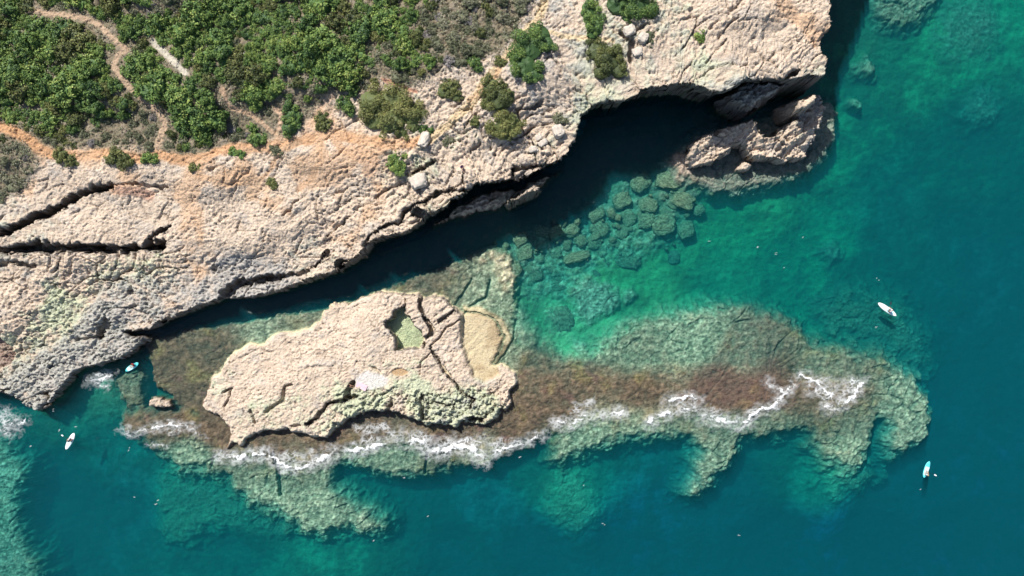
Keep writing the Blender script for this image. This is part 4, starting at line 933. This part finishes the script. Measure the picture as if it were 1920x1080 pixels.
# ------------------------------------------------------------------ surf
mf = bpy.data.materials.new('sea_foam'); mf.use_nodes = True
nt = mf.node_tree; N, L = nt.nodes, nt.links
bs = N['Principled BSDF']; bs.inputs['Base Color'].default_value = (0.80, 0.82, 0.82, 1); bs.inputs['Roughness'].default_value = 0.8
at = N.new('ShaderNodeAttribute'); at.attribute_name = 'cover'
L.new(at.outputs['Fac'], bs.inputs['Alpha'])
FOAM = [([(228, 806), (250, 813), (266, 808), (300, 800), (330, 795), (362, 802)], 5, 0.75), ([(275, 834), (310, 836)], 3, 0.5), ([(410, 855), (445, 859), (490, 851), (510, 856), (535, 876), (560, 876), (600, 862), (640, 846), (680, 842), (720, 832)], 6, 1.0), ([(575, 868), (605, 860), (625, 850)], 8, 1.0),
        ([(755, 822), (790, 826), (803, 842), (830, 846), (860, 835), (890, 842), (905, 858)], 9, 0.95), ([(900, 864), (935, 844), (970, 832), (1000, 824), (1022, 814)], 5, 0.8), ([(840, 830), (880, 826), (920, 830)], 8, 0.6), ([(1042, 792), (1068, 794), (1092, 785), (1130, 776), (1165, 774)], 6, 1.0),
        ([(1218, 792), (1245, 776), (1265, 769), (1300, 768)], 6, 1.0), ([(1252, 752), (1290, 744), (1312, 752)], 6, 0.8), ([(1318, 780), (1350, 788), (1380, 792), (1400, 790)], 7, 1.0), ([(1400, 785), (1420, 770), (1450, 762), (1470, 742), (1484, 724)], 5, 0.9), ([(1436, 716), (1460, 730), (1480, 735)], 5, 0.7),
        ([(1500, 702), (1530, 716), (1560, 742)], 6, 0.75), ([(1550, 765), (1578, 758), (1600, 742), (1614, 718)], 6, 1.0), ([(1520, 735), (1560, 725), (1600, 715)], 9, 0.6), ([(-20, 795), (5, 788), (18, 796)], 12, 1.0), ([(10, 812), (30, 800), (48, 788)], 5, 0.7), ([(165, 714), (180, 712), (205, 708)], 4, 0.7), ([(160, 722), (185, 718), (200, 728)], 4, 0.6), ([(180, 704), (205, 698), (218, 694)], 4, 0.55)]
HAZE = [([(660, 790), (720, 782), (780, 800), (900, 815), (1020, 810), (990, 826), (900, 866), (820, 845), (740, 832), (640, 845)], 0.42), ([(290, 795), (370, 790), (410, 835), (330, 822), (260, 818)], 0.38), ([(455, 830), (540, 822), (600, 835), (600, 868), (540, 876), (470, 856)], 0.40), ([(1060, 742), (1120, 740), (1130, 772), (1060, 782)], 0.40),
        ([(1500, 700), (1610, 702), (1612, 740), (1560, 765), (1510, 740)], 0.42), ([(1240, 742), (1320, 740), (1400, 790), (1340, 792), (1240, 778)], 0.33), ([(0, 770), (40, 780), (45, 795), (0, 812)], 0.40)]
fs = 0.085
fxs = np.arange(-81, 57, fs, dtype=np.float32); fys = np.arange(-29.5, -12.5, fs, dtype=np.float32)
FXg, FYg = np.meshgrid(fxs, fys)
wx = perlin(FXg / 1.1, FYg / 1.1, 151) * 5; wy = perlin(FXg / 1.1, FYg / 1.1, 152) * 5
wx += perlin(FXg / 0.4, FYg / 0.4, 157) * 2.5; wy += perlin(FXg / 0.4, FYg / 0.4, 158) * 2.5
fpx, fpy = pix_of(FXg, FYg, 0.0); fqx, fqy = fpx + wx, fpy + wy
D = np.zeros_like(FXg); Dw = np.zeros_like(FXg)
for pts, wd, it in FOAM:
    dd = linedist(pts, fqx, fqy, 70.0); D = np.maximum(D, it * np.exp(-(dd / (0.68 * wd)) ** 2)); Dw = np.maximum(Dw, it * np.exp(-(dd / (2.2 * wd + 3)) ** 2) * (dd < 60))
for poly, it in HAZE:
    D = np.maximum(D, it * 0.95 * (1 - sstep(-14, 4, sdf(poly, fqx, fqy))))
ridge = 1 - np.abs(fbm(FXg / 1.3 + 0.03 * wx, FYg / 0.9, 4, 153)) * 2.4
ridge = np.maximum(ridge, 1 - np.abs(perlin(FXg / 0.5, FYg / 0.5, 159)) * 2.6)
D = D * np.clip(0.78 + 1.25 * fbm(FXg / 2.6, FYg / 2.6, 3, 171), 0.2, 1.15)
lace = sstep(0.50, 0.95, ridge)
cover = np.clip(sstep(0.52, 0.95, D) * (0.50 + 0.45 * lace) + 0.48 * lace * sstep(0.12, 0.50, D), 0, 0.97)
Dw = np.maximum(Dw, D)
cover = np.maximum(cover, sstep(0.12, 0.85, Dw) * (0.09 + 0.36 * lace) * np.clip(0.6 + 1.1 * fbm(FXg / 1.6 + 9, FYg / 1.2, 3, 191), 0, 1))
gz = ground(FXg.ravel(), FYg.ravel()).reshape(FXg.shape)
fz_ = np.maximum(0.0, gz) + 0.035 + 0.16 * cover * sstep(0.5, 0.9, D) * (0.6 + 0.4 * perlin(FXg / .5, FYg / .5, 160))
cover = cover * (gz < 0.35)
fi = np.arange(FXg.size).reshape(FXg.shape)
fq = np.stack([fi[:-1, :-1], fi[:-1, 1:], fi[1:, 1:], fi[1:, :-1]], -1).reshape(-1, 4)
cf = cover.ravel()
fq = fq[cf[fq].max(1) > 0.04]
used, inv = np.unique(fq, return_inverse=True)
me = mesh_np('surf_foam', np.stack([FXg.ravel(), FYg.ravel(), fz_.ravel()], -1)[used], inv.reshape(-1, 4), mf, True, {'cover': ('POINT', cf[used])})
tag(link('surf_foam', me), 'white surf breaking along the seaward edge of the reef', 'foam', kind='stuff')
# white flecks painted for glints and wavelets on open water
FL = [(250, 930), (283, 937), (292, 947), (303, 943), (297, 941), (1100, 910), (1092, 908), (1025, 948), (1132, 981), (780, 993), (803, 970), (965, 862), (974, 858), (982, 857), (1457, 475), (1388, 493), (1505, 443), (1523, 460), (1470, 500), (1420, 550), (1645, 523), (1698, 597), (1387, 1005), (237, 844), (242, 842), (190, 858), (757, 894),
      (858, 925), (1330, 455), (1718, 603), (1641, 615), (1822, 843), (1420, 462), (1346, 498), (112, 805), (128, 810), (140, 798), (1378, 460), (700, 1015), (58, 815), (60, 835), (63, 858), (1725, 915), (118, 772), (100, 768), (128, 764)]
vv_, qq_, cc_ = [], [], []
for (px, py) in FL[::2]:
    for k in range(r_.choice([1, 2, 2])):
        x, y = world_of(px + r_.uniform(-3, 3), py + r_.uniform(-3, 3)); a = r_.uniform(-.2, .9); l = r_.uniform(.10, .28); w = r_.uniform(.04, .08)
        b0 = len(vv_)
        for j in range(6):
            q = j / 6 * 6.283; u, v = math.cos(q) * l * r_.uniform(.7, 1.1), math.sin(q) * w * r_.uniform(.7, 1.2)
            vv_.append((x + u * math.cos(a) - v * math.sin(a), y + u * math.sin(a) + v * math.cos(a), 0.03))
        qq_.append([b0 + j for j in range(6)]); cc_ += [0.32] * 6
me = mesh_np('glint_flecks', np.array(vv_), np.array(qq_), mf, False, {'cover': ('POINT', np.array(cc_))})
tag(link('glint_flecks', me), 'scattered white flecks on the open water', 'foam', kind='stuff')

# ------------------------------------------------------------------ boards, paddles and people
def board_mesh(name, Lg, W, T, mat, nose=1.6):
    n, m = 28, 10; co, q = [], []
    for i in range(n + 1):
        t = -1 + 2 * i / n
        w = W / 2 * max(0.02, (1 - abs(t) ** (nose + 1.0))) ** 0.62
        rk = 0.10 * max(0, t - 0.35) ** 2 * 2.2
        for j in range(m):
            a = 2 * math.pi * j / m
            co.append((t * Lg / 2, w * math.cos(a), rk + T / 2 * math.copysign(abs(math.sin(a)) ** 0.6, math.sin(a)) * (0.35 + 0.65 * min(1, 3 * (1 - abs(t))))))
    for i in range(n):
        for j in range(m):
            q.append((i * m + j, i * m + (j + 1) % m, (i + 1) * m + (j + 1) % m, (i + 1) * m + j))
    me = mesh_np(name, np.array(co), np.array(q), mat, True)
    return me
def pad_mesh(name, x0, x1, W, Lg, z, mat):
    n = 14; co, q = [], []
    for i in range(n + 1):
        x = x0 + (x1 - x0) * i / n; t = x / (Lg / 2)
        w = W / 2 * max(0.02, (1 - abs(t) ** 2.6)) ** 0.62 * 0.80
        rk = 0.10 * max(0, t - 0.35) ** 2 * 2.2
        co += [(x, -w, z + rk), (x, w, z + rk), (x, -w * .98, z + rk + 0.008), (x, w * .98, z + rk + 0.008)]
    for i in range(n):
        a = i * 4; b = a + 4
        q += [(a + 2, b + 2, b + 3, a + 3), (a, a + 2, a + 3, a + 1) if i == 0 else (a, b, b + 2, a + 2), (a + 1, a + 3, b + 3, b + 1)]
    return mesh_np(name, np.array(co), np.array(q), mat, False)
M_WHITE = plain('board_white', (0.78, 0.80, 0.80), 0.35, 0.5, 0.03)
M_CYAN = plain('board_cyan', (0.10, 0.62, 0.66), 0.35, 0.5, 0.05)
M_PALECY = plain('pad_pale_blue', (0.50, 0.74, 0.78), 0.6, 0.3, 0.05)
M_GREYP = plain('pad_grey', (0.25, 0.28, 0.30), 0.7, 0.2, 0.1)
M_BLACK = plain('black_plastic', (0.02, 0.02, 0.024), 0.5, 0.3)
M_SKIN = plain('skin', (0.46, 0.28, 0.19), 0.6, 0.3, 0.08)
M_HAIR = plain('hair_dark', (0.03, 0.02, 0.015), 0.7, 0.2)
M_FAIR = plain('hair_fair', (0.30, 0.20, 0.10), 0.7, 0.2)
def cloth(name, c): return plain(name, c, 0.85, 0.1, 0.12, 20)

def person(name, pose, cl_top, cl_bot, hair, label, loc, rz, legs_bare=True):
    """skinned body; x forward, z up. pose: sit (on what is at z=0), kneel, lie"""
    J = {}
    if pose == 'sit':
        hip = Vector((0, 0, 0.12)); up = Vector((-0.06, 0, 1)).normalized(); fw = Vector((1, 0, 0))
        knee = lambda s: Vector((0.40, 0.13 * s, 0.30)); ank = lambda s: Vector((0.72, 0.12 * s, 0.07)); toe = lambda s: Vector((0.90, 0.13 * s, 0.10))
        elb = lambda s: Vector((0.06, 0.27 * s, 0.38)); wr = lambda s: Vector((0.30, 0.16 * s, 0.36))
    elif pose == 'kneel':
        hip = Vector((0, 0, 0.36)); up = Vector((0.22, 0, 1)).normalized(); fw = Vector((1, 0, -.1)).normalized()
        knee = lambda s: Vector((0.36, 0.15 * s, 0.10)); ank = lambda s: Vector((-0.06, 0.13 * s, 0.07)); toe = lambda s: Vector((-0.20, 0.13 * s, 0.04))
        elb = lambda s: Vector((0.30, 0.28 * s, 0.62)); wr = lambda s: Vector((0.48, 0.20 * s - 0.12, 0.58 + 0.1 * s))
    else:
        hip = Vector((0, 0, 0.11)); up = Vector((-1, 0, 0.03)).normalized(); fw = Vector((0, 0, 1))
        knee = lambda s: Vector((0.42, 0.12 * s, 0.12)); ank = lambda s: Vector((0.82, 0.14 * s, 0.07)); toe = lambda s: Vector((0.92, 0.17 * s, 0.16))
        elb = lambda s: Vector((-0.30, 0.32 * s, 0.09)); wr = lambda s: Vector((-0.06, 0.34 * s, 0.08))
    V, E, R, tagv = [], [], [], []
    def add(p, r, parent=None, tg='body'):
        V.append(Vector(p)); R.append(r); tagv.append(tg)
        if parent is not None: E.append((parent, len(V) - 1))
        return len(V) - 1
    p0 = add(hip, 0.135); p1 = add(hip + up * 0.16, 0.125, p0); p2 = add(hip + up * 0.34, 0.145, p1); p3 = add(hip + up * 0.46, 0.11, p2)
    nk = add(hip + up * 0.55, 0.058, p3); h0 = add(hip + up * 0.63 + fw * 0.015, 0.075, nk); h1 = add(hip + up * 0.72 + fw * 0.02, 0.098, h0); h2 = add(hip + up * 0.82 + fw * 0.01, 0.06, h1)
    add(hip + up * 0.70 + fw * 0.125, 0.016, h1)
    for s in (-1, 1):
        add(hip + up * 0.71 + Vector((0, 0.108 * s, 0)), 0.02, h1)
        sh = add(hip + up * 0.46 + Vector((0, 0.18 * s, 0)), 0.062, p3)
        el = add(elb(s), 0.044, sh); w = add(wr(s), 0.030, el)
        dirv = (wr(s) - elb(s)).normalized(); side = Vector((0, 1, 0)).cross(dirv).cross(dirv).normalized() if abs(dirv.y) < .9 else Vector((1, 0, 0))
        side = dirv.cross(Vector((0, 0, 1))).normalized() if abs(dirv.z) < .9 else Vector((0, 1, 0))
        pm = add(wr(s) + dirv * 0.07, 0.034, w)
        for k in range(4):
            b = wr(s) + dirv * 0.10 + side * (k - 1.5) * 0.020
            f1 = add(b, 0.010, pm); add(b + dirv * (0.05 + 0.008 * (k in (1, 2))) + Vector((0, 0, -0.02)), 0.008, f1)
        tb = add(wr(s) + dirv * 0.045 - side * 0.045 * s, 0.011, w); add(wr(s) + dirv * 0.085 - side * 0.06 * s, 0.009, tb)
        th_ = add(hip + Vector((0.02, 0.09 * s, 0)) + (knee(s) - hip) * 0.12, 0.088, p0)
        kn = add(knee(s), 0.060, th_); ca = add(knee(s) + (ank(s) - knee(s)) * 0.3, 0.055, kn); an = add(ank(s), 0.036, ca); add(toe(s), 0.034, an)
    me = bpy.data.meshes.new('body'); me.from_pydata([v[:] for v in V], E, [])
    ob = bpy.data.objects.new('body', me); COL.objects.link(ob)
    md = ob.modifiers.new('skin', 'SKIN'); md.use_smooth_shade = True
    for i, sv in enumerate(me.skin_vertices[0].data):
        sv.radius = (R[i], R[i]); sv.use_root = (i == 0)
    sub = ob.modifiers.new('sub', 'SUBSURF'); sub.levels = 2; sub.render_levels = 2
    bpy.context.view_layer.update()
    dg = bpy.context.evaluated_depsgraph_get()
    bmsh = bpy.data.meshes.new_from_object(ob.evaluated_get(dg))
    bpy.data.objects.remove(ob)
    bmsh.materials.clear(); bmsh.materials.append(M_SKIN)
    root = link(name, None, None, loc, (0, 0, rz)); root.empty_display_size = 0.3
    bmsh.name = 'body'
    link('body', bmsh, root)
    co = np.array([v.co[:] for v in bmsh.vertices]); no = np.array([v.normal[:] for v in bmsh.vertices])
    faces = [tuple(p.vertices) for p in bmsh.polygons]; fc = np.array([co[list(f)].mean(0) for f in faces])
    al = (fc - np.array(hip)) @ np.array(up)
    # which bone is nearest decides what a face belongs to
    bones = np.array([[*V[a], *V[b]] for a, b in E]); ab = bones[:, 3:] - bones[:, :3]
    tt = np.clip(((fc[:, None] - bones[None, :, :3]) * ab).sum(-1) / ((ab * ab).sum(-1) + 1e-9), 0, 1)
    dist = np.linalg.norm(fc[:, None] - bones[None, :, :3] - tt[..., None] * ab, axis=-1) / np.array([max(R[a], R[b]) for a, b in E])
    near = dist.argmin(1)
    tors = {i for i, (a, b) in enumerate(E) if a in (p0, p1, p2) and b in (p1, p2, p3)} | {i for i, (a, b) in enumerate(E) if a == p3 and b != nk}
    head = {i for i, (a, b) in enumerate(E) if b in (h0, h1, h2) or a == h1}
    hipb = {i for i, (a, b) in enumerate(E) if a == p0} | {i for i, (a, b) in enumerate(E) if R[a] > 0.08 and R[b] == 0.060}
    def shell(nm, sel, off, mat):
        ids = [i for i in range(len(faces)) if sel(i)]
        if not ids: return
        vs_ = sorted({v for i in ids for v in faces[i]}); mp = {v: k for k, v in enumerate(vs_)}
        m2 = bpy.data.meshes.new(nm); m2.from_pydata((co[vs_] + no[vs_] * off).tolist(), [], [[mp[v] for v in faces[i]] for i in ids])
        for p in m2.polygons: p.use_smooth = True
        m2.materials.append(mat); link(nm, m2, root)
    hv = np.array(hip); fwv = np.array(fw)
    if cl_top: shell('shirt', lambda i: near[i] in tors and al[i] > 0.05, 0.014, cl_top)
    if cl_bot: shell('shorts', lambda i: near[i] in hipb and al[i] < 0.12, 0.016, cl_bot)
    shell('hair', lambda i: near[i] in head and al[i] > 0.66 and ((fc[i] - hv) @ fwv) < 0.06 + 0.5 * (al[i] - 0.72), 0.012, hair)
    tag(root, label, 'person', 'people on boards and rocks')
    return root
def paddle(label, loc, rz, tilt, mat_blade):
    root = link('paddle', None, None, loc, (0, tilt, rz)); root.empty_display_size = 0.2
    bm = bmesh.new(); bmesh.ops.create_cone(bm, cap_ends=True, segments=8, radius1=0.016, radius2=0.016, depth=1.6, matrix=Matrix.Rotation(math.pi / 2, 4, 'Y'))
    me = bpy.data.meshes.new('shaft'); bm.to_mesh(me); bm.free(); me.materials.append(M_BLACK); link('shaft', me, root)
    me = board_mesh('blade', 0.46, 0.21, 0.02, mat_blade); link('blade', me, root, (1.0, 0, 0))
    bm = bmesh.new(); bmesh.ops.create_cone(bm, cap_ends=True, segments=8, radius1=0.02, radius2=0.02, depth=0.12, matrix=Matrix.Translation((-0.8, 0, 0)) @ Matrix.Rotation(math.pi / 2, 4, 'X'))
    me = bpy.data.meshes.new('grip'); bm.to_mesh(me); bm.free(); me.materials.append(M_BLACK); link('grip', me, root)
    tag(root, label, 'paddle', 'paddles')
def paddle_board(px, py, ang, Lg, W, mat, pad, label, x0=-0.3, x1=0.25):
    x, y = world_of(px, py)
    root = link('paddleboard', None, None, (x, y, 0.05), (0, 0, math.radians(ang))); root.empty_display_size = 0.3
    link('hull', board_mesh('hull', Lg, W, 0.13, mat), root)
    link('deck_pad', pad_mesh('deck_pad', -Lg * 0.36, Lg * 0.16, W, Lg, 0.066, pad), root)
    bm = bmesh.new()
    for a, b in (((0.24, -.22), (0.34, .22)), ((0.24, .22), (0.34, -.22))):
        A = Vector((a[0] * Lg, a[1] * W * 1.2, 0.085)); B = Vector((b[0] * Lg, b[1] * W * 1.2, 0.095)); d = B - A
        bmesh.ops.create_cone(bm, cap_ends=True, segments=5, radius1=.008, radius2=.008, depth=d.length, matrix=Matrix.Translation((A + B) / 2) @ d.to_track_quat('Z', 'Y').to_matrix().to_4x4())
    me = bpy.data.meshes.new('bungee'); bm.to_mesh(me); bm.free(); me.materials.append(M_BLACK); link('bungee', me, root)
    tag(root, label, 'paddleboard', 'paddleboards on the water')
    R_ = Matrix.Rotation(math.radians(ang), 4, 'Z')
    return lambda dx, dy, dz: (Vector((x, y, 0.05)) + R_ @ Vector((dx, dy, dz)))
f = paddle_board(1663, 580, 145, 3.5, 0.86, M_WHITE, M_PALECY, 'white paddleboard in open water right of the reef, nose up left')
person('person', 'kneel', cloth('cloth_white', (0.55, 0.52, 0.54)), cloth('cloth_dark', (0.05, 0.05, 0.07)), M_HAIR, 'person in pale top kneeling on the white board right of the reef', f(-0.45, 0, 0.07), math.radians(145))
paddle('black paddle held across the white board right of the reef', f(-0.1, -0.15, 0.68), math.radians(145 - 70), 0.35, M_BLACK)
f = paddle_board(1737, 880, 72, 2.7, 0.80, M_CYAN, M_PALECY, 'cyan paddleboard at lower right, beyond the reef tip')
person('person', 'sit', cloth('cloth_pale', (0.50, 0.60, 0.62)), cloth('cloth_teal', (0.05, 0.22, 0.25)), M_FAIR, 'person in pale clothes sitting on the tail of the cyan board at lower right', f(-0.75, 0, 0.07), math.radians(72))
paddle('white bladed paddle reaching out from the cyan board at lower right', f(-0.3, -0.45, 0.42), math.radians(-25), 0.22, M_WHITE)
f = paddle_board(132, 827, 62, 2.9, 0.84, M_WHITE, M_PALECY, 'white paddleboard in the dark bay at lower left')
person('person', 'kneel', cloth('cloth_black', (0.03, 0.03, 0.04)), cloth('cloth_maroon', (0.12, 0.05, 0.08)), M_HAIR, 'person in black kneeling mid board in the dark bay at lower left', f(0.15, -0.08, 0.07), math.radians(62))
paddle('paddle dipping left of the white board in the dark bay', f(0.4, 0.5, 0.55), math.radians(160), 0.4, M_WHITE)
f = paddle_board(248, 688, 32, 2.4, 0.80, M_CYAN, M_PALECY, 'cyan paddleboard tucked against dark rocks at the left inlet')
person('person', 'sit', cloth('cloth_red', (0.55, 0.05, 0.07)), cloth('cloth_navy', (0.02, 0.03, 0.10)), M_HAIR, 'person in red sitting at the inner end of the cyan board by dark rocks', f(0.55, 0.12, 0.07), math.radians(212))
x, y, zz = spot(866, 313)
person('person', 'sit', cloth('cloth_purple', (0.14, 0.04, 0.20)), cloth('cloth_dark_purple', (0.05, 0.02, 0.08)), M_HAIR, 'person in purple sitting on the pale rock near the cliff brink', (x, y, zz), math.radians(-60))
x, y, zz = spot(654, 722, 1.8)
person('person', 'sit', cloth('cloth_charcoal', (0.05, 0.05, 0.055)), cloth('cloth_grey', (0.12, 0.12, 0.13)), M_HAIR, 'person in dark clothes sitting left of the pale hollow on the islet', (x, y, zz + 0.03), math.radians(-20))
# a pink towel spread on the islet
x, y, zz = spot(678, 724, 1.8)
n, m = 14, 9; co, q = [], []
for i in range(n + 1):
    for j in range(m + 1):
        u, v = (i / n - .5) * 1.7, (j / m - .5) * 0.9
        co.append((u, v, 0.05 + 0.03 * math.sin(3 * u + 2 * v) + 0.02 * math.sin(7 * v)))
for i in range(n):
    for j in range(m):
        a = i * (m + 1) + j; q.append((a, a + m + 1, a + m + 2, a + 1))
me = mesh_np('towel', np.array(co), np.array(q), cloth('towel_pink', (0.60, 0.42, 0.46)), True)
tag(link('towel', me, None, (x, y, zz + 0.04), (0, 0, math.radians(-25))), 'pink towel spread on the pale hollow of the islet', 'towel')
